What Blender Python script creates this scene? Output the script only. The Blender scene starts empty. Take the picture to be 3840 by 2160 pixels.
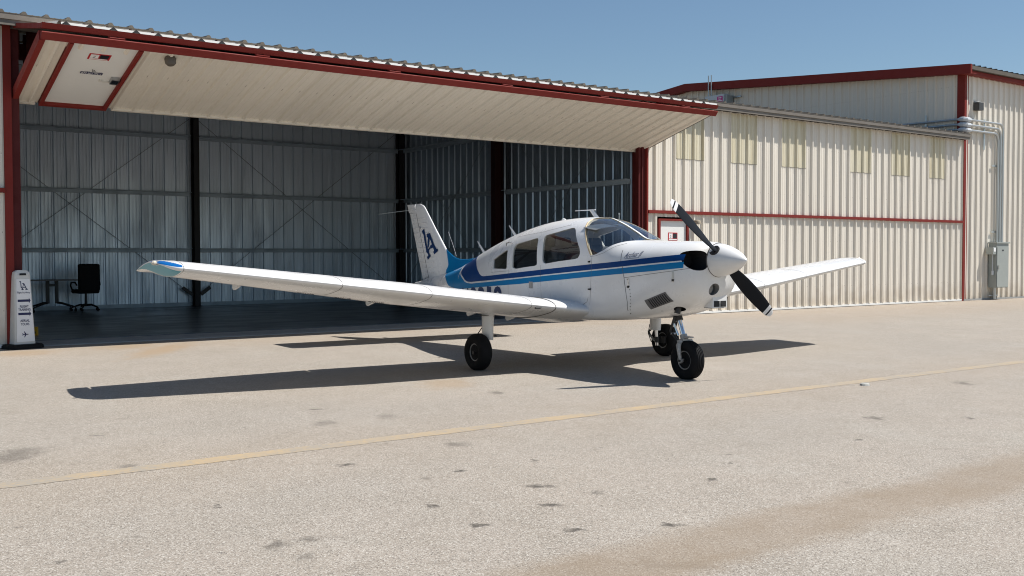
import bpy, bmesh, math, random
from mathutils import Vector, Matrix
from mathutils.geometry import tessellate_polygon
R = math.radians
random.seed(7)
scene = bpy.context.scene
col = scene.collection

# ------------------------------------------------------------------ camera
LENS_PX = 3814.3
CAM = Vector((-2.7325, -16.1333, 1.3231))
HEAD, PITCH, ROLL = R(54.0593), R(1.812), R(-0.1035)
def camera():
    cd = bpy.data.cameras.new('camera'); c = bpy.data.objects.new('camera', cd); col.objects.link(c)
    f = Vector((math.cos(HEAD), math.sin(HEAD), 0)); r = Vector((math.sin(HEAD), -math.cos(HEAD), 0)); up = Vector((0, 0, 1))
    d = f*math.cos(PITCH) - up*math.sin(PITCH); u = f*math.sin(PITCH) + up*math.cos(PITCH)
    r2 = r*math.cos(ROLL) + u*math.sin(ROLL); u2 = u*math.cos(ROLL) - r*math.sin(ROLL)
    m = Matrix.Identity(4)
    for i in range(3):
        m[i][0] = r2[i]; m[i][1] = u2[i]; m[i][2] = -d[i]; m[i][3] = CAM[i]
    c.matrix_world = m
    cd.sensor_width = 36.0; cd.lens = 36.0*LENS_PX/3840.0
    cd.clip_start = 0.1; cd.clip_end = 3000
    scene.camera = c
camera()

# ------------------------------------------------------------------ sky, sun, exposure
SUN = Vector((0.48, -0.369, 1.0)).normalized()
ELEV = math.asin(SUN.z)
world = bpy.data.worlds.new("World"); scene.world = world; world.use_nodes = True
nt = world.node_tree
sky = nt.nodes.new('ShaderNodeTexSky'); sky.sky_type = 'NISHITA'; sky.sun_disc = False
sky.sun_elevation = ELEV; sky.sun_rotation = math.atan2(SUN.x, SUN.y)
sky.air_density = 1.0; sky.dust_density = 0.6; sky.ozone_density = 1.3; sky.altitude = 20
bg = nt.nodes['Background']; bg.inputs[1].default_value = 0.070
tn = nt.nodes.new('ShaderNodeVectorMath'); tn.operation = 'MULTIPLY'; tn.inputs[1].default_value = (.90, 1.0, 1.035)
nt.links.new(sky.outputs[0], tn.inputs[0]); nt.links.new(tn.outputs[0], bg.inputs[0])
sd = bpy.data.lights.new('sun', 'SUN'); sd.energy = 5.0; sd.angle = R(0.53); sd.color = (1.0, 0.955, 0.89)
so = bpy.data.objects.new('sun', sd); col.objects.link(so)
so.rotation_euler = (-SUN).to_track_quat('-Z', 'Y').to_euler(); so.location = (8, -12, 20)
scene.view_settings.view_transform = 'Standard'; scene.view_settings.look = 'None'
scene.view_settings.exposure = 0.45; scene.view_settings.gamma = 1.0
scene.view_settings.use_curve_mapping = False
scene.cycles.pixel_filter_type = 'BLACKMAN_HARRIS'; scene.cycles.filter_width = 1.05
scene.cycles.max_bounces = 8; scene.cycles.transparent_max_bounces = 8

# ------------------------------------------------------------------ materials
def rgb(r, g, b):   # sRGB 0-255 to linear
    return tuple(((c/255/12.92) if c/255 <= .04045 else ((c/255+.055)/1.055)**2.4) for c in (r, g, b)) + (1,)
MATS = {}
def mat(name, color, rough=.5, metal=0., var=0., vscale=3., vcolor=None, bump=0., bscale=200., spec=.5, coat=0., stretch=None, alpha=1., trans=0.):
    if name in MATS: return MATS[name]
    m = bpy.data.materials.new(name); m.use_nodes = True; t = m.node_tree; p = t.nodes['Principled BSDF']
    if len(color) == 3: color = tuple(color)+(1,)
    p.inputs['Base Color'].default_value = color; p.inputs['Roughness'].default_value = rough
    p.inputs['Metallic'].default_value = metal; p.inputs['Specular IOR Level'].default_value = spec
    p.inputs['Coat Weight'].default_value = coat; p.inputs['Coat Roughness'].default_value = .08
    tc = t.nodes.new('ShaderNodeTexCoord')
    if var:
        src = tc.outputs['Object']
        if stretch:
            mp = t.nodes.new('ShaderNodeMapping'); mp.inputs['Scale'].default_value = stretch
            t.links.new(src, mp.inputs[0]); src = mp.outputs[0]
        n = t.nodes.new('ShaderNodeTexNoise'); n.inputs['Scale'].default_value = vscale; n.inputs['Detail'].default_value = 8; n.inputs['Roughness'].default_value = .65
        t.links.new(src, n.inputs['Vector'])
        cr = t.nodes.new('ShaderNodeValToRGB'); cr.color_ramp.elements[0].position = .42; cr.color_ramp.elements[1].position = .75
        t.links.new(n.outputs[0], cr.inputs[0])
        mx = t.nodes.new('ShaderNodeMix'); mx.data_type = 'RGBA'
        mx.inputs[6].default_value = color
        mx.inputs[7].default_value = vcolor if vcolor else tuple(c*.6 for c in color[:3])+(1,)
        mu = t.nodes.new('ShaderNodeMath'); mu.operation = 'MULTIPLY'; mu.inputs[1].default_value = var
        t.links.new(cr.outputs[0], mu.inputs[0]); t.links.new(mu.outputs[0], mx.inputs[0])
        t.links.new(mx.outputs[2], p.inputs['Base Color'])
        rr = t.nodes.new('ShaderNodeMapRange'); rr.inputs[3].default_value = rough; rr.inputs[4].default_value = min(1, rough+.25)
        t.links.new(cr.outputs[0], rr.inputs[0]); t.links.new(rr.outputs[0], p.inputs['Roughness'])
    if bump:
        n2 = t.nodes.new('ShaderNodeTexNoise'); n2.inputs['Scale'].default_value = bscale; n2.inputs['Detail'].default_value = 3
        t.links.new(tc.outputs['Object'], n2.inputs['Vector'])
        b = t.nodes.new('ShaderNodeBump'); b.inputs['Strength'].default_value = bump; b.inputs['Distance'].default_value = .01
        t.links.new(n2.outputs[0], b.inputs['Height']); t.links.new(b.outputs[0], p.inputs['Normal'])
    MATS[name] = m
    return m
WHITE = mat('aircraft_white_paint', (.70, .705, .71), .25, var=.34, vscale=2.6, vcolor=(.52, .505, .465, 1), coat=.3, bump=.02, bscale=2.5)
NAVY = mat('navy_stripe_paint', (.001, .040, .165), .4, spec=.2)
LBLUE = mat('bright_blue_stripe_paint', (.0, .165, .39), .4, spec=.2)
TIPU = mat('faded_tip_blue_paint', (.085, .31, .40), .4, spec=.3)
TIPB = mat('wing_tip_blue_paint', (.0, .095, .32), .35, spec=.3)
DBLUE = mat('deep_blue_letter_paint', (.008, .030, .105), .35)
BLACK = mat('matte_black_paint', (.008, .010, .014), .6, spec=.12)
RUBBER = mat('tyre_rubber', (.006, .0065, .008), .7, var=.3, vscale=18, vcolor=(.022, .021, .019, 1), spec=.2)
DARK = mat('dark_opening', (.010, .010, .012), .7)
SEAM = mat('panel_seam', (.10, .095, .09), .7)
STEEL = mat('brushed_steel', (.42, .43, .44), .32, metal=1.)
CHROME = mat('chrome_oleo', (.72, .73, .75), .12, metal=1.)
ALU = mat('cast_aluminium', (.36, .36, .36), .5, metal=.6, var=.4, vscale=30)
DIRTALU = mat('oily_fork_paint', (.45, .44, .42), .45, metal=.2, var=.8, vscale=28, vcolor=(.10, .09, .08, 1))
RODM = mat('thin_brace_rod', (.17, .19, .21), .5, metal=.4)
DKSTEEL = mat('dark_linkage_steel', (.035, .034, .034), .5, metal=.3)
BEIGE = mat('beige_steel_sheet', (.74, .69, .605), .45, var=.22, vscale=1.3, vcolor=(.60, .53, .43, 1), stretch=(3, 3, .35), bump=.015, bscale=9)
REDT = mat('oxide_red_trim', (.185, .024, .019), .6, var=.35, vscale=5, vcolor=(.17, .022, .018, 1), spec=.2)
REDC = mat('dark_red_column_primer', (.085, .012, .012), .6, var=.4, vscale=4, spec=.25)
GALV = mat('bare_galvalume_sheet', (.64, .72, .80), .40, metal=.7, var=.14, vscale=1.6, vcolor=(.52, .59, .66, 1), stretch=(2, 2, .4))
GALV2 = mat('darkened_partition_sheet', (.30, .36, .42), .30, metal=.85, var=.14, vscale=1.6, vcolor=(.24, .29, .34, 1), stretch=(2, 2, .4))  # similar sheet to the back wall, coloured darker to imitate its dim reflections
GIRT = mat('galvanized_girt_steel', (.40, .47, .53), .45, metal=.3, var=.3, vscale=4)
BLKCOL = mat('dark_column_primer', (.012, .010, .012), .6)
FIBER = mat('yellowed_fiberglass_sheet', (.66, .61, .47), .4, var=.95, vscale=2.0, vcolor=(.46, .395, .245, 1), stretch=(7, 7, .35))
ROOFM = mat('weathered_roof_sheet', (.125, .112, .095), .7, var=.5, vscale=3, vcolor=(.08, .07, .058, 1), spec=.2)
FLASH = mat('weathered_eave_flashing', (.17, .15, .128), .55, var=.7, vscale=4, vcolor=(.10, .088, .075, 1), stretch=(1, 1, 3))
DOORW = mat('white_door_paint', (.74, .74, .72), .4, var=.15, vscale=2, vcolor=(.62, .60, .56, 1))
SIGNRED = mat('sign_red', (.45, .012, .02), .4)
SIGNBLK = mat('sign_black', (.012, .016, .022), .4)
SIGNWHT = mat('sign_white', (.78, .78, .78), .4)
SIGNBLU = mat('sign_navy', (.012, .016, .075), .45)
SIGNMAG = mat('sign_magenta', (.52, .015, .22), .4)
GREYBOX = mat('grey_enclosure_paint', (.30, .325, .31), .4, var=.15, vscale=3)
def weather_sheet(m):
    # screw rows, sheet-to-sheet tint differences and splashed dirt at the foot of the wall
    t = m.node_tree; p = t.nodes['Principled BSDF']; src = p.inputs['Base Color'].links[0].from_socket
    N = t.nodes.new; L = t.links.new
    tc = N('ShaderNodeTexCoord'); sx = N('ShaderNodeSeparateXYZ'); L(tc.outputs['Object'], sx.inputs[0])
    def M(op, a, b=None, c=None):
        n = N('ShaderNodeMath'); n.operation = op
        for i, q in enumerate((a, b, c)):
            if q is None: continue
            if isinstance(q, (int, float)): n.inputs[i].default_value = q
            else: L(q, n.inputs[i])
        return n.outputs[0]
    u = M('ADD', sx.outputs[0], 0.0); z = sx.outputs[2]
    fu = M('FRACT', M('DIVIDE', M('ADD', u, 100.10), 0.1483)); fz = M('FRACT', M('DIVIDE', M('ADD', z, 0.02), 1.13))
    dot = M('MULTIPLY', M('LESS_THAN', M('ABSOLUTE', M('SUBTRACT', fu, .5)), .034), M('LESS_THAN', M('ABSOLUTE', M('SUBTRACT', fz, .5)), .008))
    cell = M('FLOOR', M('DIVIDE', M('ADD', u, 100.0), 0.8898)); wn = N('ShaderNodeTexWhiteNoise'); wn.noise_dimensions = '1D'; L(cell, wn.inputs['W'])
    tint = M('MULTIPLY_ADD', wn.outputs['Value'], .09, .93)
    vm = N('ShaderNodeVectorMath'); vm.operation = 'SCALE'; L(src, vm.inputs[0]); L(tint, vm.inputs['Scale'])
    n1 = N('ShaderNodeTexNoise'); n1.inputs['Scale'].default_value = 4; n1.inputs['Detail'].default_value = 7; L(tc.outputs['Object'], n1.inputs[0])
    dirt = N('ShaderNodeMapRange'); dirt.inputs[1].default_value = .75; dirt.inputs[2].default_value = .0; dirt.inputs[3].default_value = 0; dirt.inputs[4].default_value = .55
    L(M('MULTIPLY_ADD', n1.outputs[0], -1.1, M('ADD', z, .75)), dirt.inputs[0])
    m1 = N('ShaderNodeMix'); m1.data_type = 'RGBA'; L(dirt.outputs[0], m1.inputs[0]); L(vm.outputs[0], m1.inputs[6]); m1.inputs[7].default_value = (.42, .32, .21, 1)
    m2 = N('ShaderNodeMix'); m2.data_type = 'RGBA'; L(M('MULTIPLY', dot, .55), m2.inputs[0]); L(m1.outputs[2], m2.inputs[6]); m2.inputs[7].default_value = (.20, .15, .11, 1)
    L(m2.outputs[2], p.inputs['Base Color'])
weather_sheet(BEIGE)
PALEBOX = mat('pale_grey_enclosure', (.50, .53, .56), .4)
CONDUIT = mat('galvanized_conduit', (.50, .52, .52), .38, metal=.75)
PLASTW = mat('white_moulded_plastic', (.64, .63, .59), .45, var=.2, vscale=6)
BLKPL = mat('black_plastic', (.008, .008, .009), .7, spec=.2)
YELP = mat('yellow_plastic', (.62, .33, .012), .45)
INTER = mat('beige_cabin_lining', (.66, .63, .58), .7)
SEATM = mat('grey_seat_fabric', (.075, .08, .09), .8)
PANELM = mat('black_glareshield', (.013, .013, .015), .6)
SEALANT = mat('tan_window_sealant', (.55, .42, .25), .6)
CONC = mat('grey_concrete_sill', (.30, .305, .30), .6, var=.5, vscale=3, bump=.1, bscale=80)

def glass_mat(name, tint, rough=.02):
    m = bpy.data.materials.new(name); m.use_nodes = True; t = m.node_tree
    for n in list(t.nodes): t.nodes.remove(n)
    o = t.nodes.new('ShaderNodeOutputMaterial'); mix = t.nodes.new('ShaderNodeMixShader')
    tr = t.nodes.new('ShaderNodeBsdfTransparent'); tr.inputs[0].default_value = tint
    gl = t.nodes.new('ShaderNodeBsdfGlossy'); gl.inputs['Roughness'].default_value = rough; gl.inputs[0].default_value = (.9, .95, 1, 1)
    fr = t.nodes.new('ShaderNodeFresnel'); fr.inputs[0].default_value = 1.5
    ge = t.nodes.new('ShaderNodeNewGeometry'); iv = t.nodes.new('ShaderNodeMath'); iv.operation = 'SUBTRACT'; iv.inputs[0].default_value = 1.0
    t.links.new(ge.outputs['Backfacing'], iv.inputs[1])
    mu = t.nodes.new('ShaderNodeMath'); mu.operation = 'MULTIPLY_ADD'; mu.inputs[1].default_value = 1.5; mu.inputs[2].default_value = .04
    t.links.new(fr.outputs[0], mu.inputs[0]); m3 = t.nodes.new('ShaderNodeMath'); m3.operation = 'MULTIPLY'
    t.links.new(mu.outputs[0], m3.inputs[0]); t.links.new(iv.outputs[0], m3.inputs[1]); t.links.new(m3.outputs[0], mix.inputs[0])
    t.links.new(tr.outputs[0], mix.inputs[1]); t.links.new(gl.outputs[0], mix.inputs[2]); t.links.new(mix.outputs[0], o.inputs[0])
    return m
GLASS = glass_mat('tinted_acrylic', (.86, .87, .87, 1))
WGLASS = glass_mat('windshield_acrylic', (.90, .93, .95, 1))
LENSG = glass_mat('lamp_glass', (.8, .8, .8, 1))

# ------------------------------------------------------------------ mesh helpers
class MB:
    def __init__(s): s.v = []; s.f = []; s.m = []; s.mats = []
    def mi(s, m):
        if m not in s.mats: s.mats.append(m)
        return s.mats.index(m)
    def add(s, vs, fs, m):
        b = len(s.v); s.v += [tuple(v) for v in vs]; k = s.mi(m)
        for f in fs: s.f.append(tuple(b+i for i in f)); s.m.append(k)
    def box(s, x0, x1, y0, y1, z0, z1, m):
        s.add([(x, y, z) for x in (x0, x1) for y in (y0, y1) for z in (z0, z1)],
              [(0, 1, 3, 2), (4, 6, 7, 5), (0, 4, 5, 1), (2, 3, 7, 6), (0, 2, 6, 4), (1, 5, 7, 3)], m)
    def obox(s, c, ax, ay, az, m):       # centre and three half-axis vectors
        c, ax, ay, az = Vector(c), Vector(ax), Vector(ay), Vector(az)
        s.add([c+ax*i+ay*j+az*k for i in (-1, 1) for j in (-1, 1) for k in (-1, 1)],
              [(0, 1, 3, 2), (4, 6, 7, 5), (0, 4, 5, 1), (2, 3, 7, 6), (0, 2, 6, 4), (1, 5, 7, 3)], m)
    def loft(s, rings, m, cap=True, closed=True):
        n = len(rings[0]); vs = [p for r in rings for p in r]; fs = []
        for i in range(len(rings)-1):
            for j in range(n if closed else n-1):
                k = (j+1) % n; fs.append((i*n+j, i*n+k, (i+1)*n+k, (i+1)*n+j))
        if cap: fs.append(tuple(range(n))[::-1]); fs.append(tuple((len(rings)-1)*n+j for j in range(n)))
        s.add(vs, fs, m)
    def tube(s, pts, r, m, n=12, cap=True):
        pts = [Vector(p) for p in pts]; rs = r if isinstance(r, (list, tuple)) else [r]*len(pts); rings = []
        up = None
        for i, p in enumerate(pts):
            d = (pts[min(i+1, len(pts)-1)]-pts[max(i-1, 0)]).normalized()
            if up is None: up = Vector((0, 0, 1)) if abs(d.z) < .9 else Vector((0, 1, 0))
            a = d.cross(up).normalized(); b = a.cross(d).normalized(); up = b
            rings.append([p+(a*math.cos(2*math.pi*k/n)+b*math.sin(2*math.pi*k/n))*rs[i] for k in range(n)])
        s.loft(rings, m, cap)
    def poly(s, pts, fn, m):             # flat polygon tessellated, mapped by fn(u, v)
        tri = tessellate_polygon([[Vector((p[0], p[1], 0)) for p in pts]])
        s.add([fn(p[0], p[1]) for p in pts], tri, m)
    def prism(s, pts, fa, fb, m):        # polygon extruded between two mappings
        n = len(pts); tri = tessellate_polygon([[Vector((p[0], p[1], 0)) for p in pts]])
        s.add([fa(*p) for p in pts]+[fb(*p) for p in pts],
              [tuple(t) for t in tri]+[tuple(i+n for i in t)[::-1] for t in tri]+[(i, (i+1) % n, (i+1) % n+n, i+n) for i in range(n)], m)
    def lathe(s, prof, c, axis, m, n=32):  # prof (r, a) along axis
        axis = Vector(axis).normalized(); c = Vector(c)
        u = axis.orthogonal().normalized(); w = axis.cross(u)
        s.loft([[c+axis*a+(u*math.cos(2*math.pi*k/n)+w*math.sin(2*math.pi*k/n))*max(r, 1e-4) for k in range(n)] for r, a in prof], m)
    def build(s, name, parent=None, smooth=35, normals=True, loc=None):
        me = bpy.data.meshes.new(name)
        vs = s.v
        if loc: vs = [(v[0]-loc[0], v[1]-loc[1], v[2]-loc[2]) for v in vs]
        me.from_pydata(vs, [], s.f)
        for m in s.mats: me.materials.append(m)
        me.polygons.foreach_set('material_index', s.m)
        if normals:
            bm = bmesh.new(); bm.from_mesh(me); bmesh.ops.recalc_face_normals(bm, faces=bm.faces); bm.to_mesh(me); bm.free()
        if smooth:
            me.polygons.foreach_set('use_smooth', [True]*len(me.polygons)); me.set_sharp_from_angle(angle=R(smooth))
        me.update()
        o = bpy.data.objects.new(name, me); col.objects.link(o)
        if loc: o.location = loc
        if parent: o.parent = parent
        return o
def empty(name, loc=(0, 0, 0), rot=None):
    o = bpy.data.objects.new(name, None); col.objects.link(o); o.location = loc; o.empty_display_size = .2
    if rot: o.rotation_euler = rot
    return o
def tag(o, label=None, cat=None, group=None, kind=None):
    if label: o['label'] = label
    if cat: o['category'] = cat
    if group: o['group'] = group
    if kind: o['kind'] = kind
    return o
def copy_tree(o, parent=None):
    c = o.copy(); col.objects.link(c); c.parent = parent
    for ch in list(o.children): copy_tree(ch, c)
    return c
_tc = {}
def text_mesh(body, size, weight=0., shear=0., spacing=1.):
    """2D triangles of a string, origin at lower left, cap height = size"""
    key = (body, size, weight, shear, spacing)
    if key in _tc: return _tc[key]
    cu = bpy.data.curves.new('t', 'FONT'); cu.body = body; cu.size = 1.; cu.offset = weight; cu.shear = shear; cu.space_character = spacing
    cu.resolution_u = 3
    ob = bpy.data.objects.new('t', cu); col.objects.link(ob)
    dg = bpy.context.evaluated_depsgraph_get(); me = bpy.data.meshes.new_from_object(ob.evaluated_get(dg))
    vs = [v.co.copy() for v in me.vertices]; fs = [tuple(p.vertices) for p in me.polygons]
    bpy.data.objects.remove(ob); bpy.data.curves.remove(cu); bpy.data.meshes.remove(me)
    x0 = min(v.x for v in vs); x1 = max(v.x for v in vs); k = size/.70
    vs = [((v.x-x0)*k, v.y*k) for v in vs]
    _tc[key] = (vs, fs, (x1-x0)*k); return _tc[key]
def split_tris(vs, fs, L):
    out = []; st = []
    for f in fs:
        for i in range(1, len(f)-1): st.append((vs[f[0]], vs[f[i]], vs[f[i+1]]))
    while st:
        a, b, c = st.pop(); e = [math.dist(a, b), math.dist(b, c), math.dist(c, a)]; k = e.index(max(e))
        if e[k] < L: out.append((a, b, c)); continue
        a, b, c = ((a, b, c), (b, c, a), (c, a, b))[k]; m = ((a[0]+b[0])/2, (a[1]+b[1])/2); st.append((a, m, c)); st.append((m, b, c))
    v2 = [p for t in out for p in t]; return v2, [(i, i+1, i+2) for i in range(0, len(v2), 3)]
def put_text(mb, body, size, fn, m, width=None, align='c', fine=0, **kw):
    vs, fs, w = text_mesh(body, size, **kw)
    if fine: vs, fs = split_tris(vs, fs, fine)
    k = (width/w) if width else 1.; w2 = w*k
    off = {'c': -w2/2, 'l': 0, 'r': -w2}[align]
    mb.add([fn(v[0]*k+off, v[1]) for v in vs], fs, m)
# corrugated wall sheet profile: (offset along the wall, height of the profile)
PITCH_R = 12.457/42
RIB = [(-.044, 0), (-.017, .046), (.017, .046), (.044, 0), (.094, 0), (.101, .005), (.113, .005), (.120, 0), (.176, 0), (.183, .005), (.195, .005), (.202, 0)]
def sheet(mb, u0, u1, lo, hi, fn, m, phase=0., sub=1, dep=1.):
    """fn(u, v, d) -> point; lo/hi functions or numbers of u"""
    us = []
    k = math.floor((u0-phase)/PITCH_R)-1
    while k*PITCH_R+phase < u1+PITCH_R:
        for du, d in RIB: us.append((k*PITCH_R+phase+du*(1 if dep == 1 else (.8 if abs(du) < .05 else 1)), d*dep))
        k += 1
    pts = []
    def ev(u):
        for i in range(len(us)-1):
            if us[i][0] <= u <= us[i+1][0]:
                t = (u-us[i][0])/max(1e-9, us[i+1][0]-us[i][0]); return us[i][1]*(1-t)+us[i+1][1]*t
        return 0
    pts = [(u0, ev(u0))]+[p for p in us if u0+1e-4 < p[0] < u1-1e-4]+[(u1, ev(u1))]
    L = lo if callable(lo) else (lambda u: lo); H = hi if callable(hi) else (lambda u: hi)
    rows = [[fn(u, L(u)+(H(u)-L(u))*j/sub, d) for u, d in pts] for j in range(sub+1)]
    mb.loft(rows, m, cap=False, closed=False)
# ------------------------------------------------------------------ ground
def ground_material():
    m = bpy.data.materials.new('worn_apron_asphalt'); m.use_nodes = True; t = m.node_tree; p = t.nodes['Principled BSDF']
    N = t.nodes.new; L = t.links.new
    tc = N('ShaderNodeTexCoord'); P = tc.outputs['Object']
    def noise(scale, detail=4, rough=.6, vec=None, dist=0.):
        n = N('ShaderNodeTexNoise'); n.inputs['Scale'].default_value = scale; n.inputs['Detail'].default_value = detail
        n.inputs['Roughness'].default_value = rough; n.inputs['Distortion'].default_value = dist; L(vec or P, n.inputs['Vector']); return n.outputs[0]
    def ramp(x, a, b, lo=0., hi=1.):
        r = N('ShaderNodeMapRange'); r.clamp = True; r.inputs[1].default_value = a; r.inputs[2].default_value = b
        r.inputs[3].default_value = lo; r.inputs[4].default_value = hi; L(x, r.inputs[0]); return r.outputs[0]
    def mth(op, a, b):
        n = N('ShaderNodeMath'); n.operation = op
        for i, q in enumerate((a, b)):
            if isinstance(q, (int, float)): n.inputs[i].default_value = q
            else: L(q, n.inputs[i])
        return n.outputs[0]
    def mix(f, a, b):
        n = N('ShaderNodeMix'); n.data_type = 'RGBA'
        if isinstance(f, float): n.inputs[0].default_value = f
        else: L(f, n.inputs[0])
        for k, q in ((6, a), (7, b)):
            if isinstance(q, tuple): n.inputs[k].default_value = q
            else: L(q, n.inputs[k])
        return n.outputs[2]
    big = noise(.35, 5); mid = noise(1.7, 6, .7)
    base = mix(ramp(big, .35, .65), (.276, .246, .212, 1), (.308, .268, .226, 1))
    base = mix(ramp(mid, .40, .72, 0, .55), base, (.225, .198, .162, 1))
    base = mix(ramp(noise(5.5, 5, .75), .52, .75, 0, .5), base, (.205, .178, .145, 1))
    base = mix(ramp(noise(.9, 4, .6, None, .6), .55, .7, 0, .35), base, (.335, .315, .28, 1))
    # aggregate stones
    v = N('ShaderNodeTexVoronoi'); v.inputs['Scale'].default_value = 165; v.inputs['Randomness'].default_value = 1; L(P, v.inputs['Vector'])
    sep = N('ShaderNodeSeparateColor'); L(v.outputs['Color'], sep.inputs[0])
    base = mix(ramp(sep.outputs[0], .62, .95, 0, .75), base, (.50, .475, .43, 1))
    base = mix(ramp(sep.outputs[1], .70, .98, 0, .85), base, (.10, .088, .074, 1))
    v3 = noise(120, 4, .85)
    base = mix(ramp(v3, .52, .72, 0, .6), base, (.15, .132, .11, 1))
    base = mix(ramp(v3, .46, .28, 0, .35), base, (.38, .36, .325, 1))
    base = mix(ramp(noise(2.3, 3, .55, None, .8), .69, .76, 0, .5), base, (.14, .12, .10, 1))
    base = mix(ramp(noise(7.5, 2, .5), .72, .80, 0, .55), base, (.12, .105, .088, 1))
    # coordinates
    sx = N('ShaderNodeSeparateXYZ'); L(P, sx.inputs[0]); X, Y = sx.outputs[0], sx.outputs[1]
    edge = noise(6, 6, .75); e1 = ramp(edge, .2, .8, -.07, .07); e2 = ramp(noise(.8, 3), .3, .7, -.06, .06)
    def band(y0, y1, soft, amt, colr, base, x0=None, x1=None):
        yy = mth('ADD', mth('ADD', Y, e1), e2)
        amt = mth('MULTIPLY', ramp(mid, .25, .7, .55, 1.25), amt)
        k = mth('MULTIPLY', ramp(yy, y0-soft, y0+soft), ramp(yy, y1+soft, y1-soft))
        if x0 is not None: k = mth('MULTIPLY', k, ramp(X, x0, x0+1.5))
        return mix(mth('MULTIPLY', k, amt), base, colr)
    base = band(-12.93, -12.40, .09, .58, (.215, .165, .115, 1), base)
    base = band(-9.95, -8.6, .5, .14, (.29, .215, .14, 1), base)
    base = band(-1.25, .2, .55, .30, (.31, .235, .165, 1), base)
    base = band(-3.4, -1.0, .8, .28, (.26, .20, .145, 1), base, 13.)
    # drips and stains at their places: x, y, rx, ry, angle, strength, colour
    dk = (.07, .062, .053, 1); tan = (.285, .215, .145, 1)
    S = [(*p, *q) for p, q in STAINS]
    wn = N('ShaderNodeTexNoise'); wn.inputs['Scale'].default_value = 9; wn.inputs['Detail'].default_value = 5; wn.inputs['Roughness'].default_value = .7; L(P, wn.inputs['Vector'])
    w1 = N('ShaderNodeVectorMath'); w1.operation = 'SUBTRACT'; L(wn.outputs['Color'], w1.inputs[0]); w1.inputs[1].default_value = (.5, .5, .5)
    w2 = N('ShaderNodeVectorMath'); w2.operation = 'MULTIPLY_ADD'; L(w1.outputs[0], w2.inputs[0]); w2.inputs[1].default_value = (.26, .26, 0); L(P, w2.inputs[2]); WP = w2.outputs[0]
    for (x, y, rx, ry, ang, st, cc) in S:
        mp = N('ShaderNodeMapping'); mp.vector_type = 'TEXTURE'
        mp.inputs['Location'].default_value = (x, y, 0); mp.inputs['Rotation'].default_value = (0, 0, ang); mp.inputs['Scale'].default_value = (rx, ry, 50)
        L(WP, mp.inputs[0]); ln = N('ShaderNodeVectorMath'); ln.operation = 'LENGTH'; L(mp.outputs[0], ln.inputs[0])
        d = mth('ADD', ln.outputs['Value'], ramp(edge, .2, .8, -.55, .55))
        base = mix(mth('MULTIPLY', ramp(d, 1.15, .35), min(.95, st*1.5)), base, dk if cc == 0 else tan)
    L(base, p.inputs['Base Color']); p.inputs['Roughness'].default_value = .85; p.inputs['Specular IOR Level'].default_value = .3
    b = N('ShaderNodeBump'); b.inputs['Strength'].default_value = .35; b.inputs['Distance'].default_value = .004
    hgt = mth('ADD', v.outputs['Distance'], v3); L(hgt, b.inputs['Height']); L(b.outputs[0], p.inputs['Normal'])
    return m
STAINS = [((0.38, -9.94, 0.074, 0.051, -0.627), (0.6, 0)),((0.9, -10.55, 0.039, 0.036, -0.627), (0.6, 0)),((0.28, -11.7, 0.069, 0.035, -0.627), (0.6, 0)),((0.27, -11.2, 0.032, 0.05, -0.627), (0.6, 0)),((-0.72, -10.49, 0.039, 0.037, -0.627), (0.6, 0)),((-0.75, -11.43, 0.064, 0.091, -0.627), (0.4, 0)),((-0.58, -11.42, 0.05, 0.072, -0.627), (0.4, 0)),((-0.72, -11.69, 0.056, 0.097, -0.627), (0.25, 0)),((-1.29, -9.28, 0.031, 0.03, -0.627), (0.6, 0)),((-0.83, -9.13, 0.08, 0.094, -0.627), (0.3, 0)),((-1.39, -8.29, 0.181, 0.317, -0.627), (0.35, 0)),((1.57, -8.33, 0.104, 0.173, -0.627), (0.25, 0)),((1.37, -9.75, 0.097, 0.102, -0.627), (0.35, 0)),((3.18, -7.69, 0.091, 0.115, -0.627), (0.4, 0)),((-1.7, -11.07, 0.037, 0.04, -0.627), (0.5, 0)),((-1.04, -11.39, 0.013, 0.017, -0.627), (0.6, 0)),((-0.73, -7.84, 0.069, 0.036, -0.627), (0.4, 0)),((1.24, -7.65, 0.05, 0.058, -0.627), (0.5, 0)),((0.97, -8.34, 0.1, 0.14, -0.627), (0.25, 0)),((-1.72, -10.35, 0.021, 0.017, -0.627), (0.4, 0)),((1.07, -11.17, 0.092, 0.053, -0.627), (0.6, 0)),((0.84, -11.57, 0.069, 0.046, -0.627), (0.6, 0)),((0.62, -12.05, 0.062, 0.034, -0.627), (0.6, 0)),((1.12, -12.28, 0.053, 0.048, -0.627), (0.6, 0)),((2.08, -11.67, 0.048, 0.046, -0.627), (0.6, 0)),((5.0, -10.85, 0.096, 0.09, -0.627), (0.5, 0)),((5.7, -11.31, 0.053, 0.07, -0.627), (0.5, 0)),((7.85, -10.0, 0.111, 0.167, -0.627), (0.4, 0)),((4.01, -11.38, 0.062, 0.044, -0.627), (0.5, 0)),((2.74, -11.19, 0.057, 0.029, -0.627), (0.45, 0)),((2.54, -11.38, 0.041, 0.027, -0.627), (0.45, 0)),((1.25, -11.51, 0.042, 0.045, -0.627), (0.35, 0)),((1.5, -10.55, 0.034, 0.047, -0.627), (0.45, 0)),((1.75, -1.41, 0.31, 1.298, -0.627), (0.55, 1)),((1.52, -0.54, 0.468, 0.681, -0.627), (0.5, 1)),((0.03, -0.82, 0.46, 0.481, -0.627), (0.5, 1)),((3.14, -6.79, 0.345, 0.547, -0.627), (0.35, 1))]
mb = MB(); G = ground_material()
xs = [-400, -60, -20, 0, 20, 60, 400]; ys = [(-400, -.54), (-60, -.54), (-20, -.18), (-8, -.072), (0, 0), (1.0, 0.0), (60, 0.0), (400, 0.0)]
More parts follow.
